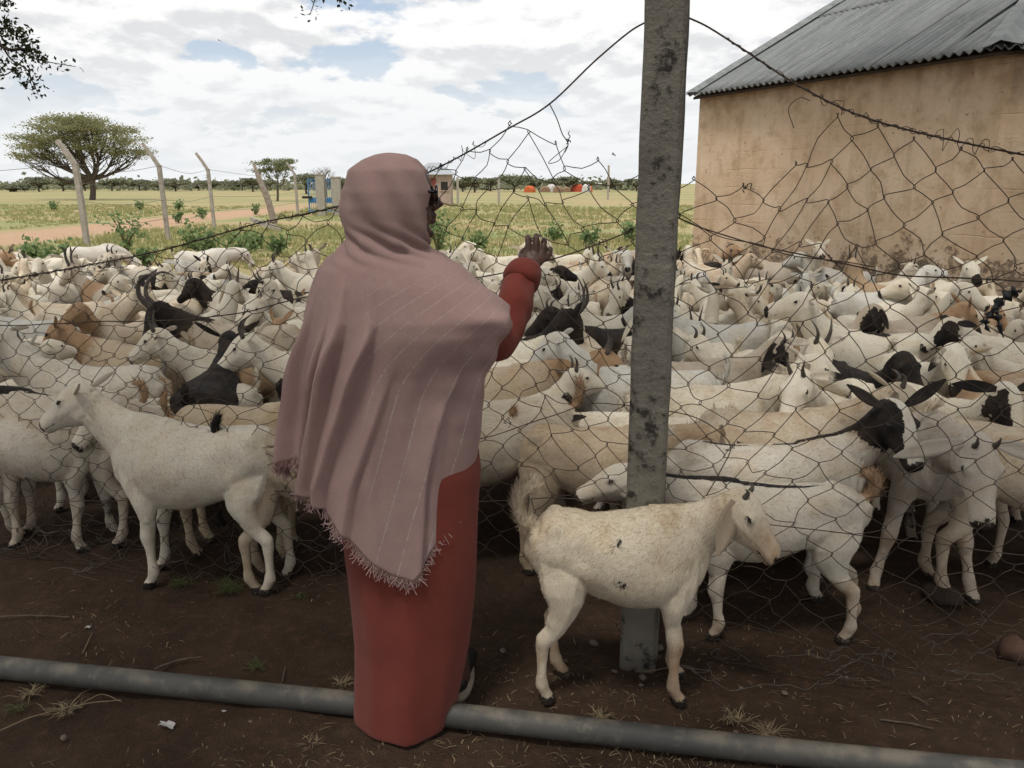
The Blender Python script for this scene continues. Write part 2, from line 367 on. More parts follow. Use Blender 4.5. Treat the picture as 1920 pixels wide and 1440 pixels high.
def horn_mesh(P, side):
    A, Bm, E, H, S, U = head_frame(P)
    L, kind = P['horn']
    base = E + H*.018 + S*side*.022 + U*.048
    if kind == 'back': pts = [base-U*.015, base + U*L*.35 - H*L*.15 + S*side*L*.05, base + U*L*.55 - H*L*.5 + S*side*L*.16, base + U*L*.55 - H*L*.95 + S*side*L*.3]
    elif kind == 'up': pts = [base-U*.015, base + U*L*.4 - H*L*.08 + S*side*L*.06, base + U*L*.75 - H*L*.28 + S*side*L*.14, base + U*L*.98 - H*L*.52 + S*side*L*.2]
    else: pts = [base-U*.02, base + U*L*.3 - H*L*.1 + S*side*L*.05, base + U*L*.42 - H*L*.45 + S*side*L*.14, base + U*L*.22 - H*L*.78 + S*side*L*.24, base - U*L*.12 - H*L*.85 + S*side*L*.3]
    p = spline(pts, 4); k = np.linspace(0, 1, len(p)); r0 = .011 + L*.045
    return tube(p, r0*(1-k*.88)*(1+.06*np.sin(k*len(p)*3.1)), 7, flat=r0*.72*(1-k*.88))
EYE_ME = mesh_of('eye', *ball((0, 0, 0), (.0092, .0062, .0072), 10, 8)); EYE_ME.materials.append(M_EYE)
def coat_fields(P, coat, v, rest, reg, s, lat, seed):
    """black, tan and dirt fields of a coat, one value per vertex; the shader breaks their edges up."""
    n = len(v); blk = np.zeros(n); tan = np.full(n, -.05); dirt = np.zeros(n)
    tr, nk, hd, lf, lh, tl, er = [reg == i for i in range(7)]; leg = lf | lh
    wv, wb = wave(seed, 9), wave(seed+1, 16); a, b = wv(rest), wb(rest)
    top = (rest[:, 2] > .60+.0*a) & tr; ay = np.abs(rest[:, 1])
    hoof = leg & (v[:, 2] < .030); nose = hd & (s > .203) & (lat[:, 1] > -.034)
    up = sstep(.045, .055, lat[:, 1]+(s > .1)*.022+(s > .15)*.01)*(np.abs(lat[:, 0]) < .03)
    def head_all(thr=.62): blk[hd] = 1; blk[nk & (s > thr + .1*a)] = 1; blk[er] = 1
    tok = set(coat.split()); has = lambda *w: any(x in tok for x in w)
    if has('allblack'): blk[:] = 1; blk[tr & (rest[:, 2] < .42)] = .75
    if has('blackhead'): head_all()
    if has('sheephead'): blk[hd] = 1; blk[er] = 1; blk[nk & (s > .45)] = 1
    if has('blaze'): blk[hd & (np.abs(lat[:, 0]) < .014+.012*np.clip((s-.05)/.1, 0, 1)) & (lat[:, 1] > -.01)] = 0
    if has('eyepatch'): blk[hd & (np.abs(lat[:, 0]) > .021) & (s > .01) & (s < .16)] = .8; blk[er] = .9
    if has('spots'): blk = np.maximum(blk, np.where((tr | nk) & (rest[:, 2] > .48), sstep(.75, 1.15, a+.4*b), 0))
    if has('patch'): blk = np.maximum(blk, np.where(tr | nk, sstep(.45, .75, a), 0))
    if has('stripe'): blk = np.maximum(blk, np.where((tr | nk) & (rest[:, 2] > .615), sstep(.018, .004, ay+.010*b)*sstep(-.9, .1, a), 0))
    if has('shoulderpatch'): blk = np.maximum(blk, np.where((tr | nk | lf) & (rest[:, 2] > .50+.03*b), sstep(.075, .045, np.abs(rest[:, 0]-.25)+.02*a), 0))
    if has('mane'): blk = np.maximum(blk, np.where((nk & (s > .15)) | (tr & (rest[:, 0] > .15)), sstep(.045, .015, ay+.012*b)*(rest[:, 2] > .58+.42*np.clip(rest[:, 0]-.25, 0, 1)), 0))
    if has('darkears'): blk[er] = .30+.5*sstep(.4, 1.0, s[er]) + .12*b[er]; dirt[er] += .5
    if has('darktail'): blk[tl & (s > .35)] = .9
    if has('darkmuzzle'): blk[hd & (s > .15)] = .9
    if has('brownhead'): tan[hd] = .95; tan[nk] = np.maximum(tan[nk], .9*sstep(.1, .6, s[nk]+.1*a[nk])); tan[er] = .9
    if has('brownpatch'): tan = np.maximum(tan, np.where(tr | nk, sstep(.35, .7, a)*.9, tan))
    if has('tanback'): tan = np.maximum(tan, np.where((tr | nk), sstep(.56, .68, rest[:, 2]+.03*a)*.38, tan))
    if has('tantail'): tan[tl] = .75
    if has('tanleg'): tan = np.maximum(tan, np.where(leg | tr, (.4+.25*sstep(-1, 1, a))*sstep(.42, .2, v[:, 2]), -.05))
    if has('kneemark'): blk[leg & (v[:, 2] > .06) & (v[:, 2] < .2)] = np.maximum(0, .52*sstep(.1, .6, b[leg & (v[:, 2] > .06) & (v[:, 2] < .2)]))
    if has('palehead'): tan[hd] = .0
    if has('graymark'):
        for c, r in (((-.02, .60), .016), ((-.01, .485), .019)): blk = np.maximum(blk, np.where(tr & (rest[:, 1] < 0), .66*sstep(r*1.25, r*.75, np.hypot(rest[:, 0]-c[0], (rest[:, 2]-c[1])*.8)), 0))
        tan[hd] = .62*sstep(.04, .16, s[hd])
        tan[er] = -.2; blk[er] = .36; dirt[er] = 1.0
    if not has('pinknose'): blk[nose] = np.maximum(blk[nose], .62)
    blk[hd & (s > .196) & (np.hypot(np.abs(lat[:, 0])-.017, lat[:, 1]+.002) < .008)] = 1
    blk[hd & (np.hypot(s-.072, (lat[:, 1]-.022)*1.5) < .0125) & (np.abs(lat[:, 0]) > .036)] = .62
    blk[hd & (s > .155) & (np.abs(lat[:, 1]+.026) < .004)] = .62
    blk[hoof] = .66
    dirt += np.where(leg, .5*sstep(.32, .05, v[:, 2]) + .30*np.exp(-((v[:, 2]-.22)/.03)**2), 0) + np.where(tr, .35*sstep(.46, .36, v[:, 2]), 0)
    dirt += np.where(tr & (rest[:, 0] < -.2), .28*sstep(.62, .45, v[:, 2]), 0) + .16*sstep(.2, 1.4, b)
    if has('dirty'): dirt += .2
    return np.clip(np.stack([blk, tan, dirt], 1), -.2, 1)
def fur(v, f, fld, rest, reg, count, g, scale):
    """Short lying hairs: one slim triangle each, rooted on the skin and combed back and down."""
    p0, p1, p2 = [v[f[:, i]] for i in range(3)]; nr = np.cross(p1-p0, p2-p0); ar = np.linalg.norm(nr, axis=1); nr /= np.maximum(ar, 1e-12)[:, None]
    ix = g.choice(len(f), count, p=ar/ar.sum()); a, b = g.random((count, 1))**.5, g.random((count, 1))
    root = p0[ix]*(1-a)+p1[ix]*a*(1-b)+p2[ix]*a*b; n = nr[ix]; w0 = f[ix, g.integers(0, 3, count)]; r_ = reg[w0]
    d = np.tile([-.75, 0, -.65], (count, 1)); d[(r_ == 3) | (r_ == 4)] = [-.15, 0, -1]; d[r_ == 5] = [.3, 0, .9]; d = d + g.normal(size=(count, 3))*.28
    d -= n*(d*n).sum(1)[:, None]; d /= np.maximum(1e-6, np.linalg.norm(d, axis=1))[:, None]; s = np.cross(n, d)
    L = np.where(r_ == 2, .008, np.where((r_ == 3) | (r_ == 4), .009, .015))*g.uniform(.6, 1.4, count); L = np.where(r_ == 5, .035*g.uniform(.5, 1.2, count), L)
    wd = .0013*scale*g.uniform(.7, 1.4, count); lf = L*g.uniform(.06, .25, count); lf = np.where(r_ == 5, L*.55, lf)
    T = np.stack([root-s*wd[:, None]-n*.001, root+s*wd[:, None]-n*.001, root+d*L[:, None]+n*lf[:, None]], 1).reshape(-1, 3)
    return T, np.repeat(fld[w0], 3, 0), np.repeat(rest[w0]+(root-v[w0]), 3, 0)
TRI = [0]
def build_goats(specs):
    """specs: list of dicts (pose P, coat, base colour, loc, yaw, scale, voxel, label, group, name, category)."""
    src = []; jobs = []
    for g in specs:
        P = dict(DEF); P.update(g['pose']); g['P'] = P
        s = goat_source(P); Pc = dict(P); Pc.update(neck_p=42, neck_y=0, head_p=-28, head_y=0, tail='up', feet=(0,)*4, fy=(0,)*4)
        src.append((s, goat_source(Pc)[0])); jobs.append((s[0], s[1], g['voxel']))
    res = remesh_all(jobs); res = decimate_all([(taubin(v, f, 8 if g['voxel'] < .009 else 5), f, .42 if g['voxel'] < .009 else .36) for g, (v, f) in zip(specs, res)])
    for g, (s, rest0), (v, f) in zip(specs, src, res):
        P = g['P']
        kd = kdtree.KDTree(len(s[0]))
        for i, p in enumerate(s[0]): kd.insert(p, i)
        kd.balance(); ix = np.fromiter((kd.find(p)[1] for p in v), int, len(v))
        rest = rest0[ix] + (v-s[0][ix]); reg, ss, lat = s[2][ix].copy(), s[3][ix].copy(), s[4][ix].copy()
        A, Bm, E, H, S, U = head_frame(P); hm = reg == 2; hs_, hl_ = hcoord(v, (A, Bm, E, H, S, U), P)
        ss[hm] = hs_[hm]; lat[hm] = hl_[hm]; lg = (reg == 3) | (reg == 4); ss[lg] = v[lg, 2]
        body = ~hm & (v[:, 2] > .3)
        v = v + np.where(body[:, None], np.stack([wave(g['seed']+40+c, 22)(rest) for c in range(3)], 1)*.0045 + np.stack([wave(g['seed']+50+c, 60)(rest) for c in range(3)], 1)*.0016, 0)
        rib = body & (np.abs(rest[:, 0]-.02) < .17) & (rest[:, 2] < .62) & (rest[:, 2] > .38); v[rib, 1] += np.sign(v[rib, 1])*.0028*np.sin((rest[rib, 0]+.25*rest[rib, 2])*190)*sstep(.17, .08, np.abs(rest[rib, 0]-.02))*g['P'].get('ribs', .16)
        fl_ = np.exp(-((rest[:, 0]+.185)/.055)**2-((rest[:, 2]-.56)/.05)**2)*(~hm); v[:, 1] -= np.sign(v[:, 1])*.016*fl_
        faces = [f]; n = len(v); VV = [v]; RR = [rest]; GG = [reg]; SS = [ss]; LL = [lat]
        for side in (-1, 1):
            ev, ef = ear_mesh(P, side); ef = np.array(ef); ef = np.concatenate([ef[:, :3], ef[:, [0, 2, 3]]]); faces.append(ef+n); n += len(ev)
            VV.append(ev); RR.append(ev-E+np.array([.47, 0, .78])); GG.append(np.full(len(ev), 6)); SS.append(np.linalg.norm(ev-E, axis=1)/.2); LL.append(np.zeros((len(ev), 2)))
        v, rest, reg, ss, lat = map(np.concatenate, (VV, RR, GG, SS, LL)); f = np.concatenate(faces)
        fld = coat_fields(P, g['coat'], v, rest, reg, ss, lat, g['seed'])
        nh = 40000 if g['dist'] < 2.4 else 22000 if g['dist'] < 3.5 else 8000 if g['dist'] < 4.8 else 3000 if g['dist'] < 6.5 else 0
        if nh:
            hv, hf, hr = fur(v, faces[0], fld, rest, reg, nh, np.random.default_rng(g['seed']), 1.15 if g['dist'] < 3.5 else 1.8 if g['dist'] < 4.8 else 2.5); tri = np.arange(len(hv)).reshape(-1, 3)+len(v); v = np.concatenate([v, hv]); fld = np.concatenate([fld, hf]); rest = np.concatenate([rest, hr])
        else: tri = np.zeros((0, 3), int)
        me = fast_mesh('body', v, np.concatenate([f, tri])); TRI[0] += len(f)+len(tri)
        a = me.attributes.new('coat', 'FLOAT_VECTOR', 'POINT'); a.data.foreach_set('vector', fld.astype(np.float32).ravel())
        a = me.attributes.new('rest', 'FLOAT_VECTOR', 'POINT'); a.data.foreach_set('vector', rest.astype(np.float32).ravel())
        a = me.attributes.new('hairy', 'FLOAT', 'POINT'); a.data.foreach_set('value', (np.arange(len(v)) >= len(v)-len(tri)*3).astype(np.float32))
        me.materials.append(M_COAT)
        root = empty(g.get('name', 'goat'), g['loc'], g['yaw']); root.scale = (g['scale']*g.get('xs', .93), g['scale'], g['scale'])
        tag(root, g['label'], g.get('cat', 'goat'), g.get('group'))
        o = link(bpy.data.objects.new('body', me), root); o.color = (*g['color'], 1)
        Q = Matrix(np.stack([unit(H), unit(S), unit(U)], 1).tolist()).to_4x4()
        for side in (-1, 1):
            e = link(bpy.data.objects.new('eye', EYE_ME), root); c = E + H*.073 + S*side*.0475 + U*.022
            e.matrix_local = Matrix.Translation(Vector(c)) @ Q
            if P['horn']: obj('horn', *horn_mesh(P, side), M_HORN, root)
# ------------------------------------------------------------------ the ground
def axis(lo, hi, step, far_lo, far_hi, g=1.22):
    a = list(np.arange(lo, hi+1e-6, step)); s = step
    while a[-1] < far_hi: s *= g; a.append(a[-1]+s)
    s = step
    while a[0] > far_lo: s *= g; a.insert(0, a[0]-s)
    return np.array(a)
def ground_material():
    m, nt, b = mat('soil_and_field'); q = NB(nt); co = q.co(); x, y, z = q.sep(co)[:3]
    warp = q.m('MULTIPLY', q.m('SUBTRACT', q.noise(co, .35, 5, .6), .5), 5.0)
    n_big, n_mid, n_fine, n_gr = q.noise(co, .8, 5), q.noise(co, 4.5, 6, .62), q.noise(co, 26, 6, .66), q.noise(co, 120, 3, .6)
    soil = q.mix(q.ramp(n_mid, .3, .7), (.064, .042, .028), (.042, .028, .019))
    soil = q.mix(q.m('MULTIPLY', q.ramp(n_fine, .45, .75), .75), soil, (.098, .055, .036))
    soil = q.mix(q.m('MULTIPLY', q.ramp(n_gr, .55, .8), .5), soil, (.025, .016, .012))
    orange = q.mix(q.ramp(n_mid, .3, .7), (.50, .335, .22), (.42, .28, .18))
    green = q.mix(q.ramp(n_big, .35, .65), (.235, .275, .115), (.30, .30, .145))
    straw = q.mix(q.ramp(n_mid, .35, .7), (.44, .35, .20), (.38, .28, .16))
    band = q.noise(q.mapping(co, (.06, .22, 1)), 1.0, 5, .6)
    grass = q.mix(q.ramp(band, .40, .60), green, straw)
    grass = q.mix(q.m('MULTIPLY', q.ramp(n_fine, .5, .75), .4), grass, (.17, .18, .075))
    bare = q.ramp(q.noise(co, .22, 5, .65), .57, .68)
    grass = q.mix(q.m('MULTIPLY', bare, q.ramp(y, 45, 25)), grass, orange)
    trk = q.ramp(q.m('ABSOLUTE', q.m('ADD', q.m('ADD', x, 14.6), q.m('MULTIPLY', warp, .45))), 2.6, 1.0)
    trk = q.m('MULTIPLY', trk, q.ramp(y, 17, 22)); trk = q.m('MULTIPLY', trk, q.ramp(y, 75, 45))
    grass = q.mix(trk, grass, orange)
    # nearer the pen the turf is grazed down to reddish soil
    worn = q.ramp(q.m('ADD', y, q.m('MULTIPLY', warp, .8)), 16.5, 12.0)
    grass = q.mix(q.m('MULTIPLY', worn, .75), grass, (.38, .25, .15))
    pen = q.ramp(q.m('ADD', y, warp), 12.5, 7.0)
    q.put(b.inputs['Base Color'], q.mix(pen, grass, soil))
    q.put(b.inputs['Normal'], q.bump(q.m('ADD', n_fine, q.m('MULTIPLY', n_gr, .5)), .8, .02))
    b.inputs['Roughness'].default_value = .95; b.inputs['Specular IOR Level'].default_value = .1
    return m
def ground_z(X, Y):
    p = np.stack([X, Y, 0*X], 1); near = sstep(14, 7, Y)
    return near*(.006*wave(3, 5)(p) + .005*wave(4, 17)(p) + .0035*wave(5, 46)(p)) + .02*(1-near)*wave(6, .5)(p) - .004
xs = axis(-2.4, 2.6, .026, -900, 900); ys = axis(1.25, 4.0, .026, -60, 1500)
GX, GY = np.meshgrid(xs, ys); gz = ground_z(GX.ravel(), GY.ravel())
nx, ny = len(xs), len(ys); ii = (np.arange(ny-1)[:, None]*nx + np.arange(nx-1)).ravel()
me = fast_mesh('ground', np.stack([GX.ravel(), GY.ravel(), gz], 1), np.stack([ii, ii+1, ii+nx+1, ii+nx], 1))
me.materials.append(ground_material()); tag(link(bpy.data.objects.new('ground', me)), kind='structure')

# ------------------------------------------------------------------ leaves and branches
def leaf_mat(name, c1, c2, trans=.25):
    m, nt, b = mat(name); q = NB(nt); g = q.n('ShaderNodeNewGeometry'); rp = g.outputs['Random Per Island']
    c = q.mix(rp, c1, c2); q.put(b.inputs['Base Color'], c); b.inputs['Roughness'].default_value = .65; b.inputs['Specular IOR Level'].default_value = .2
    tr = q.n('ShaderNodeBsdfTranslucent', {'Color': c}); mx = q.n('ShaderNodeMixShader', {0: trans, 1: b.outputs[0], 2: tr.outputs[0]})
    nt.links.new(mx.outputs[0], nt.nodes['Material Output'].inputs[0]); return m
M_LEAF = leaf_mat('acacia_leaf', (.15, .175, .085), (.26, .27, .14), .45)
M_LEAF_DRY = leaf_mat('acacia_leaf_dry', (.19, .21, .095), (.37, .345, .185), .5)
M_LEAF_FAR = leaf_mat('far_leaf', (.17, .185, .12), (.27, .275, .185), .35)  # paled to grey-green: distance haze put into the leaf colour
M_SHRUB = leaf_mat('shrub_leaf', (.12, .20, .075), (.24, .31, .14), .35)
M_GRASS = leaf_mat('grass_blade', (.24, .28, .11), (.46, .40, .20), .4)
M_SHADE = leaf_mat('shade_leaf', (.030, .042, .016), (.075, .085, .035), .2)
M_BARK = simple('bark', (.075, .058, .045), (.13, .105, .085), 12, .95, .8, 50, .02)
M_BARK_PALE = simple('pale_bark', (.20, .17, .15), (.13, .11, .10), 12, .95, .6, 50, .02)
def leaf_tris(C, size, g, flat=.5, aspect=.45):
    """One small two-triangle leaf per centre in C."""
    n = len(C); d = g.normal(size=(n, 3)); d[:, 2] *= flat; d /= np.linalg.norm(d, axis=1)[:, None]
    w = np.cross(d, g.normal(size=(n, 3))*[1, 1, flat] + [0, 0, .8]); w /= np.maximum(1e-6, np.linalg.norm(w, axis=1))[:, None]
    s = (size*g.uniform(.6, 1.4, n))[:, None]; a = C-d*s*.5; c = C+d*s*.5; b = C+w*s*aspect*.5; e = C-w*s*aspect*.5
    V = np.stack([a, b, c, e], 1).reshape(-1, 3); return V, np.arange(4*n).reshape(-1, 4)
def leaf_obj(name, C, size, g, m, parent, flat=.5, aspect=.45):
    V, F = leaf_tris(C, size, g, flat, aspect); me = fast_mesh(name, V, F); me.materials.append(m); me.shade_flat()
    return link(bpy.data.objects.new(name, me), parent)
def acacia(name, loc, lobes, stems, fork, seed, leaf, nleaf, lsize, mleaf, label, group=None, trunk_r=.25, clump=.55, cat='tree', mbark=None, nbr=4):
    """lobes: (x, y, z, rx, ry, rz) flat plates of crown; stems lead from the base through the fork to every lobe."""
    g = np.random.default_rng(seed); t = empty(name, loc); tag(t, label, cat, group); parts = []; ends = []
    fork = np.array(fork, float)
    parts.append(tube(spline([(0, 0, -.1), fork*.5+g.normal(size=3)*[.1, .1, 0], fork], 4), np.linspace(trunk_r, trunk_r*.72, 9), 8))
    vol = np.array([l[3]*l[4] for l in lobes]); C = []
    for l, vv in zip(lobes, vol):
        c = np.array(l[:3]); rr = np.array(l[3:])
        mid = fork + (c-fork)*.5 + np.array([0, 0, -.12*np.linalg.norm(c-fork)]); st = fork + (c-fork)*.0
        p = spline([st, mid+g.normal(size=3)*.2, c-[0, 0, rr[2]*.7]], 6); parts.append(tube(p, np.linspace(trunk_r*.55, trunk_r*.16, len(p)), 6))
        nb = max(3, int(nbr*vv**.5))
        for _ in range(nb):
            a = g.uniform(0, 6.28); r = math.sqrt(g.uniform(.05, 1)); e = c + rr*[r*math.cos(a), r*math.sin(a), g.uniform(-.5, .6)*(1-r*.5)]
            s0 = p[g.integers(len(p)//3, len(p))]; m_ = s0 + (e-s0)*.55 + [0, 0, -.1*np.linalg.norm(e-s0)]
            br = spline([s0, m_, e], 4); parts.append(tube(br, np.linspace(trunk_r*.16, trunk_r*.035, len(br)), 5)); ends.append(e)
            k = max(4, int(nleaf*vv/vol.sum()/nb)); rad = clump*g.uniform(.6, 1.3)
            cl = e + g.normal(size=(k, 3))*[rad, rad, rad*.30] + [0, 0, .1]; C.append(cl)
            along = br[g.integers(len(br)//2, len(br), max(2, k//5))]; C.append(along + g.normal(size=along.shape)*clump*.22)
    v, f = joinvf(parts); obj('trunk', v, f, mbark or M_BARK, t)
    leaf_obj('crown', np.concatenate(C), lsize, g, mleaf, t, .35, .5)
    return t
# the umbrella acacia in the field
D = 78.0; bt = at_y(178, 366, D); S_ = 1.0
BIG = acacia('acacia_tree', (bt[0], D, 0), [(-1.4, 0, 7.1, 3.0, 3.0, .5), (2.2, .5, 6.3, 3.2, 3.0, .7), (-2.6, -.5, 6.4, 2.6, 2.6, .8), (.8, -1.0, 6.7, 2.4, 2.4, .6), (3.6, -.4, 5.2, 2.6, 2.4, .7), (-4.6, -.8, 4.7, 2.2, 2.4, .8), (-1.0, -2, 5.4, 2.2, 2, .6), (-4.4, -.4, 5.5, 2.6, 2.6, .7), (4.6, .2, 4.2, 2.2, 2.4, .5), (-5.8, .3, 3.8, 2.1, 2.2, .7), (-3.0, 1, 3.9, 1.9, 2.2, .6), (2.0, -1.5, 4.6, 2.2, 2, .5), (.2, -1.5, 6.2, 2.6, 2.2, .6)],
       8, (.3, 0, 1.9), 11, 0, 24000, .19, M_LEAF_DRY, 'large umbrella acacia standing alone in the field', trunk_r=.34, clump=.62, nbr=7)
def far_tree(px, py_top, D_, w_px, seed, kind=0, label=None, group='acacias along the far tree line'):
    b_ = at_y(px, 360, D_); top = at_y(px, py_top-3, D_)[2]; w = w_px/FPX*D_*.5; g = np.random.default_rng(seed)
    L_ = [(g.uniform(-.45, .45)*w, g.uniform(-.4, .4)*w, top-g.uniform(.25, 1.2)*top*.3, w*g.uniform(.45, .75), w*.6, top*.09) for _ in range(5)]
    L_.append((0, 0, top-top*.12, w*.8, w*.7, top*.08))
    return acacia('acacia_tree', (b_[0], D_, 0), L_, 4, (0, 0, top*.32), seed, 0, 2000, max(.30, D_/330), M_LEAF_FAR, label, group, trunk_r=.16+top*.012, clump=w*.22, nbr=1.1)
acacia('acacia_tree', (at_y(519, 362, 72)[0], 72, 0), [(-.2, 0, 3.3, 1.5, 1.5, .2), (.5, 0, 2.7, 1.5, 1.4, .25), (-.8, .3, 2.5, 1.2, 1.2, .2), (0, 0, 3.05, 1.7, 1.4, .2)], 3, (.1, 0, 1.2), 12, 0, 3600, .16, M_LEAF,
       'small flat-topped green acacia beyond the broken wooden post', trunk_r=.11, clump=.3, nbr=5)
BIG.scale = (.88, .88, 1.0); BIG.location.x -= .3
# a leafless tree behind the gate
def bare_tree(px, D_, top_py, label):
    g = np.random.default_rng(5); b_ = at_y(px, 360, D_); H_ = at_y(px, top_py, D_)[2]; t = empty('bare_tree', (b_[0], D_, 0)); tag(t, label, 'tree'); tr = []; br = []
    def grow(p, d, L_, r, lv):
        q = p + d*L_*.5 + g.normal(size=3)*L_*.07; e = p + d*L_; (tr if lv == 0 else br).append(tube(spline([p, q, e], 3), np.linspace(r, r*.6, 7), 6 if lv < 2 else 4))
        if lv == 6: return
        for k in range(3 if lv < 3 else 2):
            a = g.uniform(0, 6.28); nd = unit(d*.75 + np.array([math.cos(a), math.sin(a), .12])*g.uniform(.5, .9)); grow(e, nd, L_*g.uniform(.62, .85), r*.62, lv+1)
    grow(np.array([0, 0, -.1]), np.array([0.05, 0, 1.]), H_*.30, H_*.035, 0)
    obj('trunk', *joinvf(tr), M_BARK_PALE, t); obj('branch', *joinvf(br), M_BARK_PALE, t)
bare_tree(612, 95, 304, 'bare grey tree with no leaves standing behind the blue gate')
fx = [(20, 352, 150, 60), (75, 337, 150, 52), (118, 338, 160, 44), (160, 342, 170, 50), (210, 341, 165, 48), (262, 343, 170, 46), (295, 344, 180, 40), (330, 342, 160, 52), (372, 348, 180, 34), (395, 344, 170, 36), (425, 346, 190, 40), (455, 344, 180, 34),
      (475, 339, 150, 44), (500, 344, 170, 40), (575, 331, 120, 62), (640, 340, 150, 60), (868, 343, 150, 40), (890, 336, 140, 48), (920, 339, 160, 44), (965, 334, 150, 70), (1000, 342, 170, 40), (1040, 339, 165, 42), (1065, 337, 150, 46), (1095, 345, 180, 30), (1142, 342, 150, 48), (1172, 346, 180, 30), (1193, 340, 160, 30)]
hint = ['at the left edge of the picture', 'left of the leaning end post', 'behind the first bent post', 'under the big acacia crown', 'right of the big acacia trunk', 'left of the second bent post', 'at the second bent post', 'right of the second bent post', 'left of the third bent post', 'at the third bent post', 'right of the third bent post', 'left of the broken post',
        'close left of the broken wooden post', 'close right of the broken wooden post', 'beside the blue gate', 'behind the gate pillars', 'right of the little block hut', 'second right of the block hut', 'left of the thin far post', 'with the broad pale crown above the tents', 'left of the orange tents', 'above the middle of the tents', 'behind the orange tents', 'right of the orange tents', 'halfway from tents to concrete post', 'nearly at the concrete post', 'touching the concrete post edge']
for i, (a, b_, c, d) in enumerate(fx): far_tree(a, b_, c, d, 100+i, label='far acacia on the horizon, ' + hint[i])
# far scrub that reads as one dark mass under the tree line
g = np.random.default_rng(9); C = []
for px in np.arange(-60, 1230, 3.2):
    D_ = g.uniform(170, 240); p = at_y(px, 352, D_); k = 16; C.append(np.stack([p[0]+g.normal(size=k)*1.6, D_+g.normal(size=k), np.abs(g.normal(size=k))*(.55+.6*math.sin(px*.021)**2)+.15], 1))
sc = leaf_obj('scrub', np.concatenate(C), 1.1, g, M_LEAF_FAR, None, .6, .7); tag(sc, 'low dark scrub in one mass along the horizon', 'scrub', kind='stuff')

# ------------------------------------------------------------------ grass and shrubs in the field
g = np.random.default_rng(21); n = 15000
Yg = 9.5 + 50*g.random(n)**1.7; Xg = (g.uniform(-.70, .22, n))*Yg
kp = ~((np.abs(Xg+14.6) < 2.4) & (Yg > 20)) & (wave(8, .55)(np.stack([Xg, Yg, 0*Xg], 1)) > -.75+1.4*sstep(16, 10, Yg)); Xg, Yg = Xg[kp], Yg[kp]; n = len(Xg)
V, F = [], []
nb = 5; hh = g.uniform(.04, .15, n)*sstep(8, 22, Yg)*(.6+.7*sstep(-.6, .9, wave(18, .4)(np.stack([Xg, Yg, 0*Xg], 1))))+.03
for k in range(nb):
    a = g.uniform(0, 6.28, n); r = g.uniform(.02, .12, n); lean = g.uniform(.1, .6, n)*hh; bx, by = Xg+r*np.cos(a), Yg+r*np.sin(a); w = .008+Yg*.0004
    V.append(np.stack([np.stack([bx-w, by, 0*bx], 1), np.stack([bx+w, by, 0*bx], 1), np.stack([bx+lean*np.cos(a), by+lean*np.sin(a), hh*g.uniform(.6, 1.3, n)], 1)], 1).reshape(-1, 3))
V = np.concatenate(V); me = fast_mesh('grass', V, np.arange(len(V)).reshape(-1, 3)); me.materials.append(M_GRASS); tag(link(bpy.data.objects.new('grass', me)), 'dry and green grass covering the open field', 'grass', kind='stuff')
M_STEM = simple('green_stem', (.12, .15, .06), (.16, .14, .08), 20, .8)
def shrub(px, py, size, label, seed, leaf=.10, n=110):
    b_ = at_z(px, py); g = np.random.default_rng(seed); t = empty('shrub', (b_[0], b_[1], 0)); tag(t, label, 'shrub', 'green shrubs in the field'); st = []; C = []
    for k in range(7):
        a = g.uniform(0, 6.28); r = size*g.uniform(.15, .6); e = np.array([r*math.cos(a), r*math.sin(a), size*g.uniform(.55, 1.05)]); p = spline([(0, 0, -.03), e*[.35, .35, .6], e], 4); st.append(tube(p, np.linspace(.018, .005, len(p)), 5))
        m_ = n//7; pick = p[g.integers(3, len(p), m_)]; C.append(pick + g.normal(size=(m_, 3))*size*.17)
    obj('stem', *joinvf(st), M_STEM, t); C = np.concatenate(C); C[:, 2] = np.maximum(C[:, 2], .05); leaf_obj('foliage', C, leaf, g, M_SHRUB, t, .9, .7)
for i, (px, py, s_, lb) in enumerate([(72, 505, .50, 'dark bushy shrub at the left edge of the pen'), (100, 512, .48, 'bright low shrub left of the goat seen from behind'), (238, 480, .85, 'tall green shrub between the first two bent posts'), (275, 505, .32, 'low green plant right of the goat seen from behind'),
      (372, 478, .62, 'wide shrub at the foot of the third bent post'), (398, 486, .6, 'second wide shrub under the sloping top wire'), (455, 492, .62, 'shrub under the wire left of the woman'), (478, 470, .4, 'small shrub below the fallen beam'), (520, 480, .4, 'small shrub close to the woman in the grass'), (822, 484, .78, "shrub just past the woman's chin"),
      (897, 476, .42, 'little bright shrub left of her hand'), (1042, 456, .5, 'thin shrub right of her hand'), (1105, 462, .45, 'thin shrub by the knotted wire'), (1180, 456, .5, 'shrub against the left side of the concrete post'), (100, 396, .9, 'shrub in the mid field left of the first bent post'), (262, 394, .9, 'dark green bush on the grass between posts'), (335, 396, .9, 'dark green bush right of the second bent post'), (480, 402, .8, 'dark green bush left of the broken post'), (335, 418, .7, 'bush beside the sandy track'), (380, 410, .8, 'bush between second and third bent posts')]):
    shrub(px, py, s_ if py > 440 else s_*.55, lb, 300+i, leaf=.10 if py > 440 else .13, n=230 if py > 440 else 170)

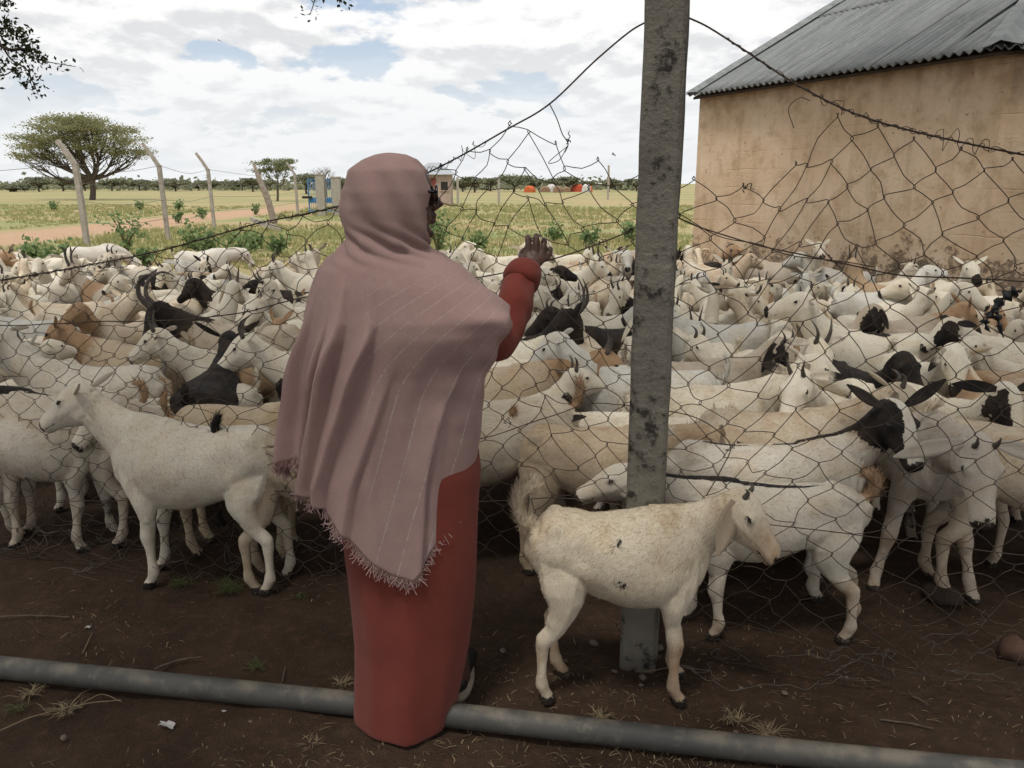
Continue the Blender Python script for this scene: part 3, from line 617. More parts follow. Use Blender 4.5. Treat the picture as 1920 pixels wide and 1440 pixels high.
# ------------------------------------------------------------------ bent concrete posts in the field
M_CONC = simple('field_concrete', (.40, .36, .31), (.30, .265, .225), 9, .9, .5, 70, .006)
M_WIRE_FAR = simple('far_wire', (.16, .15, .14), None, 20, .6)
tops = []
for i, (px, py, Dp, lab, w_) in enumerate([(163, 452, 20.5, 'bent concrete post nearest the left, arm crossing the acacia', .135), (317, 462, 22.5, 'bent concrete post second from the left', .115), (403, 436, 29, 'bent concrete post third from the left, among shrubs', .115), (559, 405, 42, 'small far bent concrete post right of the broken post', .13)]):
    b_ = at_y(px, py, Dp); t = obj('fence_post', *joinvf([tube(np.array([(0, 0, -.3), (-.02, 0, 1), (-.05, 0, 2.02)]), w_*.62, 4, up0=(1, 1, 0)), tube(np.array([(-.05, 0, 1.98), (-.24, 0, 2.3), (-.42, 0, 2.56)]), [w_*.6, w_*.56, w_*.48], 4, up0=(1, 1, 0))]), M_CONC, None, False)
    t.location = (b_[0], Dp, 0); tag(t, lab, 'post', 'bent concrete fence posts in the field'); tops.append(np.array([b_[0], Dp, 0]))
def far_strand(a, b_, sag): return tube(spline([a, (a+b_)/2-[0, 0, sag], b_], 8), .006, 4)
t = empty('fence_wire', tuple(tops[1])); tag(t, 'thin sagging fence wires strung between the bent posts', 'wire')
for (i, j) in ((0, 1), (1, 2), (2, 3)):
    for h in (2.0, 1.55, 1.1, .6):
        v, f = far_strand(tops[i]+[0, -.05, h], tops[j]+[0, -.05, h], .10+.06*(h > 1.8)); obj('strand', v-tops[1], f, M_WIRE_FAR, t)
v, f = far_strand(tops[0]+[0, -.05, 2.0], tops[0]+[-6, -.5, 1.85], .15); obj('strand', v-tops[1], f, M_WIRE_FAR, t)
M_WOOD = simple('weathered_wood', (.34, .30, .26), (.22, .17, .13), 14, .95, .7, 40, .02)
b_ = at_y(512, 420, 31); p = spline([(0.1, 0, -.2), (-.12, 0, .9), (-.36, 0, 1.6), (-.62, .05, 2.35)], 5)
tag(obj('broken_post', p[:0], [], M_WOOD) if False else obj('broken_post', *tube(p, np.interp(np.linspace(0, 1, len(p)), [0, .55, .75, .9, 1], [.13, .12, .10, .055, .015]), 6), M_WOOD, None, False), 'split weathered wooden post leaning left in the field', 'post').location = (b_[0], 31, 0)
b_ = at_y(500, 428, 27); tag(obj('fallen_beam', *tube(np.array([(-.55, .2, .38), (0, 0, .22), (.55, -.2, .05)]), .10, 4, up0=(0, 1, 1)), M_CONC, None, False), 'fallen concrete beam lying at the foot of the broken post', 'beam').location = (b_[0], 27, 0)
# gate pillars and the blue gate
M_BLUE = simple('blue_paint', (.05, .17, .38), (.08, .22, .42), 12, .5)
M_DARK = simple('dark_iron', (.03, .026, .024), None, 20, .7)
for px, lab, h_ in ((604, 'square concrete gate pillar in front of the blue gate', 1.92), (633, "second gate pillar beside the woman's head", 1.80)):
    b_ = at_y(px, 400, 40); v, f = box((0, 0, h_/2-.1), (.40, .4, h_+.2)); v2, f2 = box((0, 0, h_+.02), (.44, .44, .06)); o = obj('gate_pillar', *joinvf([(v, f), (v2, f2)]), M_CONC, None, False); o.location = (b_[0], 40, 0); tag(o, lab, 'pillar', 'concrete gate pillars')
b_ = at_y(608, 400, 41); t = empty('metal_gate', (b_[0], 41, 0)); tag(t, 'blue metal gate of thin upright bars between concrete pillars', 'gate')
obj('gate_frame', *joinvf([box((-.72, 0, .92), (.06, .06, 1.65)), box((.72, 0, .92), (.06, .06, 1.65)), box((0, 0, 1.72), (1.38, .05, .05)), box((0, 0, .2), (1.38, .05, .05))]), M_BLUE, t, False)
for k in range(13): obj('gate_bar', *tube(np.array([(-.6+k*.1, 0, .22), (-.6+k*.1, 0, 1.70)]), .011, 6), M_BLUE, t)
obj('gate_panel', *box((0, -.045, .72), (1.36, .02, .26)), M_BLUE, t, False); obj('latch', *box((-.78, -.10, .86), (.5, .06, .12)), M_DARK, t, False)
for px, D_, h_, lab in ((858, 66, 2.0, 'thin far concrete post right of the block hut'), (935, 66, 2.0, 'thin far concrete post in front of the pale acacia'), (1140, 80, 3.2, 'thin tall far post left of the concrete pillar')):
    b_ = at_y(px, 360, D_); o = obj('fence_post', *tube(np.array([(0, 0, -.2), (.02, 0, h_*.5), (0, 0, h_)]), .13, 4, up0=(1, 1, 0)), M_CONC, None, False); o.location = (b_[0], D_, 0); tag(o, lab, 'post', 'far posts on the plain')
# little block hut behind the woman
M_HUT = simple('hut_block', (.42, .33, .27), (.34, .265, .22), 3, .9, .4, 20, .01); M_DOOR = simple('red_door', (.22, .06, .045), None, 6, .7); M_TIN = simple('pale_tin', (.42, .45, .47), (.34, .36, .38), 2, .5, .2, 20, .01, .3)
D_ = 58; x0 = at_y(775, 380, D_)[0]; x1 = at_y(845, 380, D_)[0]; t = empty('block_hut', ((x0+x1)/2, D_, 0)); tag(t, "small block hut with tin roof and red door behind the woman's face", 'hut'); w = (x1-x0)
obj('wall', *box((0, 1.2, 1.05), (w, 2.4, 2.3)), M_HUT, t, False)
v = np.array([(-w/2-.15, -.25, 2.15), (w/2+.25, -.25, 2.15), (w/2+.25, 2.7, 2.15), (-w/2-.15, 2.7, 2.15), (-.3, 1.2, 2.95), (.5, 1.2, 2.95)]); obj('roof', np.vstack([v, v-[0, 0, .05]]), [(0, 1, 5, 4), (2, 3, 4, 5), (1, 2, 5), (3, 0, 4), (9, 8, 7, 6), (0, 6, 7, 1), (1, 7, 8, 2), (2, 8, 9, 3), (3, 9, 6, 0)], M_TIN, t, False)
dr = obj('door', *box((.10, -.02, .95), (.42, .06, 1.9)), M_DOOR, t, False)
wn = obj('window', *box((w/2-.42, -.015, 1.35), (.5, .05, .6)), M_DARK, t, False); obj('window_frame', *joinvf([box((w/2-.42, -.03, 1.67), (.62, .08, .06)), box((w/2-.42, -.03, 1.03), (.62, .08, .06)), box((w/2-.70, -.03, 1.35), (.06, .08, .6)), box((w/2-.14, -.03, 1.35), (.06, .08, .6))]), M_HUT, wn, False)
# tents far off on the plain
TC = {'orange': simple('tarp_orange', (.62, .14, .045)), 'brown': simple('tarp_brown', (.30, .19, .12)), 'white': simple('tarp_white', (.66, .63, .6)), 'red': simple('tarp_red', (.55, .10, .05))}
for i, (px, wpx, hpx, c, lab) in enumerate([(993, 18, 6, 'orange', 'leftmost bright orange tent far on the plain'), (1022, 20, 5, 'brown', 'low brown tent right of the leftmost orange one'), (1034, 14, 8, 'white', 'white tent top between the brown tents'), (1046, 16, 6, 'brown', 'second brown tent left of the red ones'), (1062, 14, 4, 'brown', 'lowest brown tent in the middle of the camp'), (1083, 22, 8, 'red', 'large red tent near the right of the camp'), (1099, 14, 9, 'white', 'white tent behind the last orange tent'), (1106, 9, 6, 'orange', 'small orange tent at the right end of the camp')]):
    D_ = 140 + (i % 3)*5; b_ = at_y(px, 358, D_); w = wpx/FPX*D_; h = hpx/FPX*D_+.55
    a = np.linspace(0, math.pi, 9); arch = [(w/2*math.cos(q), h*math.sin(q)**.75) for q in a]; V = [(x, y, max(z, 0)) for y, k in ((-1.2, .82), (-.6, 1), (.9, 1), (1.6, .7)) for x, z in [(p_[0]*k, p_[1]*k) for p_ in arch]]
    F = [(r*9+k, r*9+k+1, r*9+k+10, r*9+k+9) for r in range(3) for k in range(8)] + [tuple(range(8, -1, -1)), tuple(range(27, 36))]
    o = obj('tent', V, F, TC[c], None, False); o.location = (b_[0], D_, 0); o.rotation_euler = (0, 0, .3*(i % 3-1)); tag(o, lab, 'tent', 'tents of the far camp')
# two birds in the sky
M_BIRD = simple('bird', (.05, .045, .04))
for px, py, D_, s, lab in ((411, 76, 60, .30, 'small dark bird high over the left field'), (1150, 290, 40, .32, 'small dark bird low in the sky left of the concrete post')):
    c = at_y(px, py, D_); w1 = [(0, .05, 0), (.5, .10, .14), (1, -.12, .05), (.5, -.12, .13), (0, -.12, .02)]; body, bf = tube(np.array([(0, .32, .0), (0, .2, .02), (0, 0, .03), (0, -.2, .01), (0, -.4, 0)]), [.01, .06, .085, .05, .03], 6)
    pr = [(body, bf)]
    for sg in (1, -1):
        v = np.array([(sg*x, y, z) for x, y, z in w1]); v = np.vstack([v, v-[0, 0, .012]]); pr.append((v, [(0, 1, 3, 4), (1, 2, 3), (9, 8, 6, 5), (8, 7, 6), (0, 5, 6, 1), (1, 6, 7, 2), (2, 7, 8, 3), (3, 8, 9, 4)]))
    v, f = joinvf(pr); o = obj('bird', v*s, f, M_BIRD); o.location = tuple(c); o.rotation_euler = (.2, .3, 1.2); tag(o, lab, 'bird', 'birds in the sky')
# ------------------------------------------------------------------ the plastered building with the corrugated roof
def plaster_material():
    m, nt, b = mat('old_plaster'); q = NB(nt); co = q.co(); x, y, z = q.sep(co)[:3]
    n1, n2, n3 = q.noise(co, 1.3, 6, .6), q.noise(co, 5, 7, .65), q.noise(co, 24, 6, .7)
    c = q.mix(q.ramp(n1, .35, .65), (.71, .555, .40), (.63, .465, .315))
    c = q.mix(q.m('MULTIPLY', q.ramp(n2, .46, .70), .8), c, (.47, .33, .205))
    streak = q.noise(q.mapping(co, (3.2, 3.2, .28)), 1.6, 6, .62)
    c = q.mix(q.m('MULTIPLY', q.ramp(streak, .48, .72), .6), c, (.43, .315, .20))
    top_dark = q.ramp(z, 2.75, 2.15); top_dark = q.m('SUBTRACT', 1.0, top_dark)  # mask for browner blotches, stronger towards the top of the wall
    c = q.mix(q.m('MULTIPLY', q.m('MULTIPLY', top_dark, q.ramp(n2, .25, .6)), .65), c, (.27, .18, .11))
    crs = q.m('ABSOLUTE', q.m('SUBTRACT', q.m('FRACT', q.m('MULTIPLY', q.m('ADD', z, q.m('MULTIPLY', n2, .05)), 4.6)), .5))
    crk = q.m('MULTIPLY', q.ramp(crs, .455, .5), q.ramp(n1, .45, .62))
    c = q.mix(q.m('MULTIPLY', crk, .10), c, (.40, .28, .18))
    spots = q.ramp(q.noise(co, 13, 6, .75), .62, .70)
    c = q.mix(q.m('MULTIPLY', spots, .8), c, (.20, .12, .07))
    # flaked-off, mouldy plaster low on the wall
    low = q.ramp(q.m('ADD', z, q.m('MULTIPLY', q.m('SUBTRACT', q.noise(co, .9, 4), .5), 1.1)), 1.35, .45)
    peel = q.ramp(q.m('ADD', q.m('MULTIPLY', n3, .55), q.m('ADD', q.m('MULTIPLY', n2, .5), q.m('MULTIPLY', low, .22))), .69, .80)
    c = q.mix(peel, c, q.mix(q.ramp(n3, .4, .65), (.10, .085, .072), (.30, .22, .155)))
    q.put(b.inputs['Base Color'], c)
    hgt = q.m('ADD', q.m('MULTIPLY', n3, .35), q.m('SUBTRACT', q.m('MULTIPLY', n1, .8), q.m('MULTIPLY', q.m('ADD', peel, q.m('MULTIPLY', crk, .25)), .6)))
    q.put(b.inputs['Normal'], q.bump(hgt, .7, .03)); b.inputs['Roughness'].default_value = .95; b.inputs['Specular IOR Level'].default_value = .1
    return m
M_PLAST = plaster_material()
M_PLINTH = simple('plinth_stone', (.30, .20, .125), (.10, .075, .055), 6, .95, .9, 22, .03)
def tin_material():
    m, nt, b = mat('corrugated_tin'); q = NB(nt); co = q.co()
    st = q.noise(q.mapping(co, (9, .5, 1)), 1.6, 6, .6); n2 = q.noise(co, 7, 6, .65)
    c = q.mix(q.ramp(st, .35, .7), (.20, .212, .21), (.12, .128, .127)); c = q.mix(q.m('MULTIPLY', q.ramp(n2, .5, .72), .6), c, (.26, .27, .265))
    c = q.mix(q.m('MULTIPLY', q.ramp(q.noise(co, 16, 5, .7), .62, .72), .6), c, (.085, .08, .072))
    q.put(b.inputs['Base Color'], c); b.inputs['Roughness'].default_value = .62; b.inputs['Metallic'].default_value = .1
    q.put(b.inputs['Normal'], q.bump(n2, .15, .01)); return m
M_ROOF = tin_material()
M_TIMBER = simple('roof_timber', (.07, .05, .035), None, 10, .9)
EA = np.array([2.35, 11.34]); ED = np.array([.431, -.902]); UD = np.array([.902, .431]); EL = 4.35; EC = EA+ED*EL; ZE = 2.69; SL = math.tan(R(28))
HD = np.array([.669, .743]); E2 = np.array([.942, -.334]); U2 = np.array([.333, .941]); HK = .414
bld = empty('plastered_building', (float(EC[0]+UD[0]), float(EC[1]+UD[1]), 0)); tag(bld, 'peach plastered building with grey corrugated tin roof behind the goats', 'building')
O3 = np.array(bld.location)
pA = EA+UD*.16+ED*.05; pC = EC+UD*.16-ED*.02+np.array([.05, .02]); pD = pC+E2*4.5; pE = pD+U2*4; pF = pA+UD*5
foot = [pA, pC, pD, pE, pF]
# wall panels with a real, slightly uneven surface
def wall_panel(p, q, z0, z1, off):
    L_ = np.linalg.norm(q-p); d = (q-p)/L_; nrm = np.array([d[1], -d[0]]); nx_ = max(2, int(L_/.09)); nz_ = int((z1-z0)/.09); V = []
    for j in range(nz_+1):
        for i in range(nx_+1):
            w_ = p + d*L_*i/nx_; V.append((w_[0], w_[1], z0+(z1-z0)*j/nz_))
    V = np.array(V); bump = .010*wave(31, 3.5)(V)+.006*wave(32, 11)(V); edge = np.array([(i in (0, nx_)) for j in range(nz_+1) for i in range(nx_+1)]); bump[edge] *= .0
    V[:, :2] += nrm*(off+bump)[:, None]
    F = [(j*(nx_+1)+i, j*(nx_+1)+i+1, (j+1)*(nx_+1)+i+1, (j+1)*(nx_+1)+i) for j in range(nz_) for i in range(nx_)]
    return V, F
wp = []
for i in range(5):
    wp.append(wall_panel(foot[i], foot[(i+1) % 5], -.1, 2.76, 0))
v, f = joinvf(wp); w_ = obj('wall', v-O3, f, M_PLAST, bld)
# rough stone plinth in single blocks
gp = np.random.default_rng(44)
for (p, q) in ((pA, pC), (pC, pD)):
    L_ = np.linalg.norm(q-p); d = (q-p)/L_; nr = np.array([d[1], -d[0]]); s = 0
    while s < L_-.1:
        wl = min(gp.uniform(.35, .6), L_-s); c = p+d*(s+wl/2)+nr*.02; hgt = gp.uniform(.50, .58); rot = np.array([[d[0], -nr[0], 0], [d[1], -nr[1], 0], [0, 0, 1]])
        v, f = box((0, 0, 0), (wl-.012, .10, hgt), rot); v += gp.normal(size=v.shape)*.008; o = obj('plinth_stone', v, f, M_PLINTH, w_, False); o.location = (float(c[0]-O3[0]), float(c[1]-O3[1]), hgt/2-.05); s += wl
deck = [];
def rp(e, u, h=0): q = EA+ED*e+UD*u; return np.array([q[0], q[1], ZE+u*SL+h])
def rp2(e, u, h=0): q = EC+E2*e+U2*u; return np.array([q[0], q[1], ZE+u*SL+h])
UM = 3.9
dv = np.array([rp(.05, .05, -.06), rp(EL-.02, .05, -.06), rp(EL-HK*UM, UM, -.06), rp(.05, UM, -.06), rp2(4.5, .05, -.06), rp2(4.5, UM, -.06)]); dv2 = dv-[0, 0, .03]
roof = obj('roof', np.vstack([dv, dv2])-O3, [(0, 1, 2, 3), (1, 4, 5, 2), (9, 8, 7, 6), (8, 11, 10, 7), (0, 6, 7, 1), (1, 7, 10, 4), (3, 9, 6, 0)], M_TIMBER, bld, False)
def sheet(e0, e1, u0, u1, lift, face, lift_side=0.0):
    """One corrugated sheet; its own axes run along the eave (x), up the slope (y) and out (z)."""
    wl = .100; ex = np.arange(e0, e1+1e-6, wl/6); nu = 7; V = []; F = []; cs = math.cos(math.atan(SL)); th = .0022
    P_ = rp if face == 1 else rp2; nrm = unit(np.cross(rp(1, 0)-rp(0, 0), rp(0, 1)-rp(0, 0))) if face == 1 else unit(np.cross(rp2(1, 0)-rp2(0, 0), rp2(0, 1)-rp2(0, 0)))
    cols = []
    for e in ex:
        um = (EL-e)/HK+.02 if face == 1 else max(.0, e/HK)+.02
        if um <= u0+.03: continue
        top = min(u1, um); cols.append([(e, u0+(top-u0)*k/nu) for k in range(nu+1)])
    if len(cols) < 2: return
    sh = gp.normal()*.006
    for s_ in (th, -th):
        for c in cols:
            for k, (e, u) in enumerate(c):
                h = .022*math.cos(2*math.pi*e/wl) + lift + s_ + lift_side*sstep(.25, 0, (e1-e))*sstep(0, .3, (u-u0)/(u1-u0))*sstep(1.0, .6, (u-u0)/(u1-u0)); u_ = u+(sh if k == 0 else 0)
                V.append(P_(e, u_)+nrm*h)
    n_ = len(cols)*(nu+1)
    for s_ in (0, n_):
        for i in range(len(cols)-1):
            for k in range(nu):
                a = s_+i*(nu+1)+k; qd = (a, a+nu+1, a+nu+2, a+1); F.append(qd if s_ == 0 else qd[::-1])
    for i in range(len(cols)-1): a = i*(nu+1); F.append((a, a+n_, a+n_+nu+1, a+nu+1))
    V = np.array(V); o0 = P_(e0, u0); ax = unit(P_(e0+1, u0)-o0); ay = unit(P_(e0, u0+1)-o0); az = np.cross(ax, ay); B = np.stack([ax, ay, az], 1)
    o = obj('roof_sheet', (V-o0) @ B, F, M_ROOF, roof); Mx = Matrix(B.tolist()).to_4x4(); Mx.translation = Vector(o0-O3); o.matrix_local = Mx
sw = .74
for k in range(6):
    e0 = k*sw-.02; e1 = min(EL, e0+sw+.06)
    sheet(e0, e1, -.02, 2.1, .0 + .003*(k % 2), 1, .05 if k == 4 else 0); sheet(e0, e1, 2.0, UM, .012 + .003*(k % 2), 1)
for k in range(4): sheet(k*sw, k*sw+sw+.05, -.02, 3.2, .003*(k % 2), 2)
# hip cap and verge flashing
def strip(P1, P2, nseg, wid1, wid2, rise, wob, name):
    V = []; F = []
    for i in range(nseg+1):
        t_ = i/nseg; c = P1+(P2-P1)*t_; row = [c-wid1+[0, 0, .014], c-wid1*.55+[0, 0, .020+wob*math.sin(i*.9)], c+[0, 0, rise], c+wid2*.55+[0, 0, .02+wob*math.cos(i*1.1)], c+wid2+[0, 0, .014]]
        for dz in (0, -.004): V += [r_+[0, 0, dz] for r_ in row]
    for i in range(nseg):
        for k in range(4):
            a = i*10+k; F += [(a, a+10, a+11, a+1), (a+5, a+6, a+16, a+15)]
        F += [(i*10, i*10+5, i*10+15, i*10+10), (i*10+4, i*10+14, i*10+19, i*10+9)]
    F += [(0, 1, 6, 5), (1, 2, 7, 6), (2, 3, 8, 7), (3, 4, 9, 8)]
    V = np.array(V); return obj(name, V-O3, F, M_ROOF, roof, False)
h0 = rp(EL, -.04); h1 = np.array([*(EC+HD*3.6), ZE+3.6*.923*SL])
w1 = unit(rp(0, 0)-rp(1, 0))*.17; w2 = unit(rp2(1, 0)-rp2(0, 0))*.17
strip(h0+[0, 0, .02], h1+[0, 0, .02], 14, -w1, w2, .055, .010, 'hip_cap')
for i in range(5):
    a, b_ = rp(.06, i*.78-.03, .02+.004*i), rp(.06, i*.78+.80, .03+.004*i); strip(a, b_, 4, unit(ED.tolist()+[0])*.12, unit(ED.tolist()+[0])*.16, .022, .012*(i % 2), 'verge_flashing')
nv = []
nz_ = unit(np.cross(rp(1, 0)-rp(0, 0), rp(0, 1)-rp(0, 0)))
for i in range(200):
    e = round(gp.uniform(.2, EL-.2)/.1)*.1; u = gp.choice([.08, .75, 1.4, 2.05, 2.7, 3.3])+gp.normal()*.02
    if u < (EL-e)/HK-.2: c = rp(e, u)+nz_*.012; nv.append(tube(np.array([c, c+nz_*.012]), [.016, .011], 6))
tag(obj('roof_nails', *joinvf(nv), M_DARK, roof), kind='stuff')

# ------------------------------------------------------------------ the tree that shades the foreground (trunk behind the viewer, one twig in view)
g = np.random.default_rng(71); st = empty('shade_tree', (-3.4, -2.2, 0)); tag(st, 'dark thorn tree branch with small leaves hanging in from the upper left', 'tree'); O_ = np.array([-3.4, -2.2, 0])
parts = [tube(spline([(0, 0, -.2), (.15, .1, 1.4), (.3, .3, 2.7)], 5), np.linspace(.27, .2, 11), 10)]; C = []; br = []
fk = np.array([.3, .3, 2.7])
for k in range(150):
    a = g.uniform(0, 6.28); r = math.sqrt(g.random()); e = np.array([.6+8.2*r*math.cos(a), 2.7+6.0*r*math.sin(a), 0]); e[2] = max(3.3, 1.95+.27*e[1])+g.uniform(.25, 1.6)
    e -= O_
    if k % 6 == 0: p = spline([fk, fk+(e-fk)*.5+[0, 0, .5], e], 6); br.append(tube(p, np.linspace(.08, .015, len(p)), 6))
    m_ = 125; cl = e+g.normal(size=(m_, 3))*[.62, .62, .22]; w_ = cl+O_; C.append(cl[w_[:, 2] > np.maximum(3.0, 1.80+.235*w_[:, 1])])
obj('trunk', *joinvf(parts), M_BARK, st); obj('branch', *joinvf(br), M_BARK, st)
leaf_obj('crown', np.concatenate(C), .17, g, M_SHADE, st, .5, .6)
tw = []; lc = []; tk = []
for pts, Y, r in (([(-260, -120), (-90, 20), (5, 88), (38, 92), (66, 93)], 3.4, .011), ([(5, 88), (22, 112), (50, 130), (60, 150), (72, 178)], 3.4, .004), ([(38, 92), (60, 108), (90, 116), (142, 125)], 3.45, .0035), ([(-20, 145), (15, 138), (45, 108), (60, 75)], 3.35, .003), ([(0, 60), (18, 48), (30, 60), (48, 66)], 3.4, .003), ([(-30, 10), (2, 8), (16, 2)], 3.4, .003), ([(55, 130), (58, 155), (62, 172)], 3.42, .002), ([(-40, 150), (0, 118), (20, 132)], 3.4, .002), ([(600, -40), (592, -8), (586, 14), (581, 27)], 3.2, .003), ([(648, -30), (642, -5), (640, 6)], 3.2, .003)):
    p = spline([at_y(a, b_, Y+.04*math.sin(i*2.1)) for i, (a, b_) in enumerate(pts)], 6)-O_; tw.append(tube(p, np.linspace(r, r*.35, len(p)), 5))
    seg = p[len(p)//3:] if r > .01 else p
    nl = 62 if pts[0][0] < 100 else 40; q_ = seg[g.integers(0, len(seg), nl)]; lc.append(q_+g.normal(size=q_.shape)*[.020, .03, .016])
for c_, n_, s_ in (((20, 52), 45, .020), ((48, 66), 60, .016), ((35, 85), 45, .022), ((62, 100), 35, .016), ((8, 70), 40, .020), ((0, 40), 30, .018), ((75, 110), 40, .014), ((5, 3), 40, .014)):
    p = at_y(*c_, 3.4)-O_; lc.append(p+g.normal(size=(n_, 3))*s_)
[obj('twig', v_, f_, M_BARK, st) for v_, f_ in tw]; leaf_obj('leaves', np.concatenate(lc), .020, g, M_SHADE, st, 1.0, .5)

# ------------------------------------------------------------------ the sagging netting fence on its concrete post
FS = -.28; PB = at_z(1198, 1236); FX0, FY0 = PB[0], PB[1]+.085
def fence_y(X): return FY0 + FS*(np.asarray(X)-FX0)
def on_fence(px, py, off=0.0):
    d = ray(px, py); t_ = (FY0+off-FS*FX0)/(d[1]-FS*d[0]); return np.array([0, 0, CAMH])+d*t_
M_WIRE = simple('rusty_wire', (.060, .047, .038), (.095, .068, .050), 40, .65, .3, 200, .001, .5)
def post_material():
    m, nt, b = mat('old_concrete'); q = NB(nt); co = q.co()
    n1, n2, n3 = q.noise(co, 5, 6, .6), q.noise(co, 22, 7, .68), q.noise(co, 70, 5, .7)
    c = q.mix(q.ramp(n1, .35, .68), (.205, .19, .158), (.14, .128, .107)); c = q.mix(q.m('MULTIPLY', q.ramp(n3, .5, .75), .5), c, (.25, .23, .19))
    blk = q.ramp(q.m('ADD', n2, q.m('MULTIPLY', q.noise(co, 6.5, 4), .55)), .79, .95); c = q.mix(q.m('MULTIPLY', blk, .9), c, (.025, .022, .021))
    c = q.mix(q.m('MULTIPLY', q.ramp(q.noise(co, 13, 5, .6), .66, .74), .6), c, (.15, .095, .06))
    q.put(b.inputs['Base Color'], c); q.put(b.inputs['Normal'], q.bump(q.m('ADD', n2, q.m('MULTIPLY', n3, .5)), .8, .012)); b.inputs['Roughness'].default_value = .92; b.inputs['Specular IOR Level'].default_value = .15; return m
fen = empty('wire_fence', (float(PB[0]), float(PB[1]), 0)); tag(fen, 'sagging wire netting fence hung on a square concrete post', 'fence'); FO = np.array(fen.location)
# post: four-sided with worn, chamfered corners
zz = np.linspace(-.25, 3.0, 110); hw = .058; ring = []
gq = np.random.default_rng(5); corner = [(-1, -.82), (-.82, -1), (.82, -1), (1, -.82), (1, .82), (.82, 1), (-.82, 1), (-1, .82)]
a = R(-14); rot = np.array([[math.cos(a), -math.sin(a)], [math.sin(a), math.cos(a)]])
V = []
for z in zz:
    for cx_, cy_ in corner:
        p = rot @ np.array([cx_, cy_])*hw; V.append((p[0], p[1], z))
V = np.array(V); V[:, :2] += (np.stack([wave(51, 30)(V), wave(52, 30)(V)], 1)*.0016); F = [(i*8+k, i*8+(k+1) % 8, (i+1)*8+(k+1) % 8, (i+1)*8+k) for i in range(len(zz)-1) for k in range(8)]+[tuple(range((len(zz)-1)*8, len(zz)*8)), tuple(range(7, -1, -1))]
o = obj('post', V, F, post_material(), fen); o.data.shade_flat()
lean = (1254-1197)/FPX; o.rotation_euler = (0, 0, 0)
TOPE = [(-150, 542), (0, 528), (150, 503), (300, 473), (480, 424), (640, 389), (800, 330), (950, 250), (1032, 202), (1062, 268), (1120, 295), (1200, 318), (1285, 335), (1400, 352), (1470, 300), (1530, 215), (1600, 222), (1700, 255), (1920, 300), (2150, 345)]
BOTE = [(-150, 1112), (0, 1105), (300, 1092), (500, 1085), (900, 1120), (1150, 1190), (1300, 1245), (1450, 1275), (1600, 1290), (1920, 1270), (2150, 1290)]
te = np.array([on_fence(*p) for p in TOPE]); be = np.array([on_fence(*p) for p in BOTE])
gw = np.random.default_rng(15); CW = .060; NR = 30; K0, K1 = -52, 33
wx, wz, wy = wave(61, 5.5), wave(62, 5.5), wave(63, 4.0); node = {}
def nd_pos(k, j):
    if (k, j) not in node:
        X = (k+.5)*CW + gw.normal()*.009; t_ = j/NR; zt, zb = np.interp(X, te[:, 0], te[:, 2]), np.interp(X, be[:, 0], be[:, 2])
        Z = zt+(zb-zt)*(t_**1.0); q_ = np.array([[X, 0, Z]]); X += .035*wx(q_)[0]*(.4+.6*(1-t_)); Z += .028*wz(q_)[0]*min(1, 3*t_)*min(1, 3*(1-t_)+.15) + (gw.normal()*.008 if 0 < j < NR else 0)
        node[(k, j)] = np.array([X, fence_y(X)+.022*wy(q_)[0]+gw.normal()*.004 - .05*max(0, t_-.85)/.15, max(Z, .006)])
    return node[(k, j)]
net = empty('netting', (0, 0, 0)); net.parent = fen
for k in range(K0, K1):
    pts = []
    for j in range(NR+1):
        right = (j+k) % 2 == 0; n_ = nd_pos(k if right else k-1, j); s_ = 1 if right else -1
        if j: pts.append((pts[-1]+n_)/2+np.array([gw.normal()*.006, gw.normal()*.004, gw.normal()*.005]))
        hk = gw.uniform(.001, .006); vt = gw.uniform(.004, .009)
        pts += [n_+np.array([-s_*.002, .002*s_, vt]), n_+np.array([s_*hk, .002*s_, 0]), n_+np.array([-s_*.002, .002*s_, -vt])]
    p = spline(np.array(pts), 2); p[:, 2] = np.maximum(p[:, 2], .004)
    obj('strand', *[(v-FO, f) for v, f in [tube(p, .00135, 4, up0=(0, 1, 0), caps=False)]][0], M_WIRE, net)
def fwire(name, pts, r, off=-.006, jit=.004, n=8):
    P_ = np.array([on_fence(a_, b_, off) for a_, b_ in pts]); P_ = spline(P_, n); P_ += np.stack([wave(81+len(pts), 25)(P_), wave(82, 25)(P_), wave(83+len(pts), 30)(P_)], 1)*jit*.5
    v, f = tube(P_, r, 6); o = obj(name, v-FO, f, M_WIRE, fen); return o, P_
TL = [(-150, 540), (0, 525), (150, 500), (300, 470), (480, 420), (640, 385), (800, 325), (950, 243), (1030, 195), (1120, 110), (1180, 60), (1218, 38)]
TR = [(1290, 33), (1330, 52), (1400, 97), (1500, 162), (1600, 212), (1700, 243), (1800, 266), (1920, 290), (2150, 335)]
oL, PL = fwire('top_wire', TL, .0026, jit=.001); oR, PR = fwire('top_wire', TR, .0026, jit=.001)
def wrap(parent, P_, lo, hi, turns, rr):
    seg = P_[(P_[:, 0] > lo) & (P_[:, 0] < hi)]; n_ = turns*8; t_ = np.linspace(0, len(seg)-1, n_); q_ = np.stack([np.interp(t_, np.arange(len(seg)), seg[:, c]) for c in range(3)], 1)
    T, U, S = frames(q_); a_ = np.linspace(0, turns*2*math.pi, n_)+np.interp(np.arange(n_), np.arange(0, n_, 5), gw.normal(size=len(range(0, n_, 5)))*.8)
    r_ = .0035+rr*np.clip(np.interp(np.arange(n_), np.arange(0, n_, 6), gw.random(len(range(0, n_, 6)))**2.6), 0, 1); q_ = q_+U*(np.cos(a_)*r_)[:, None]+S*(np.sin(a_)*r_*.6)[:, None]+T*(gw.normal(size=n_)*.003)[:, None]
    v, f = tube(spline(q_, 2), .0011, 4, caps=False); o = obj('wrapping_wire', v-FO, f, M_WIRE, parent)
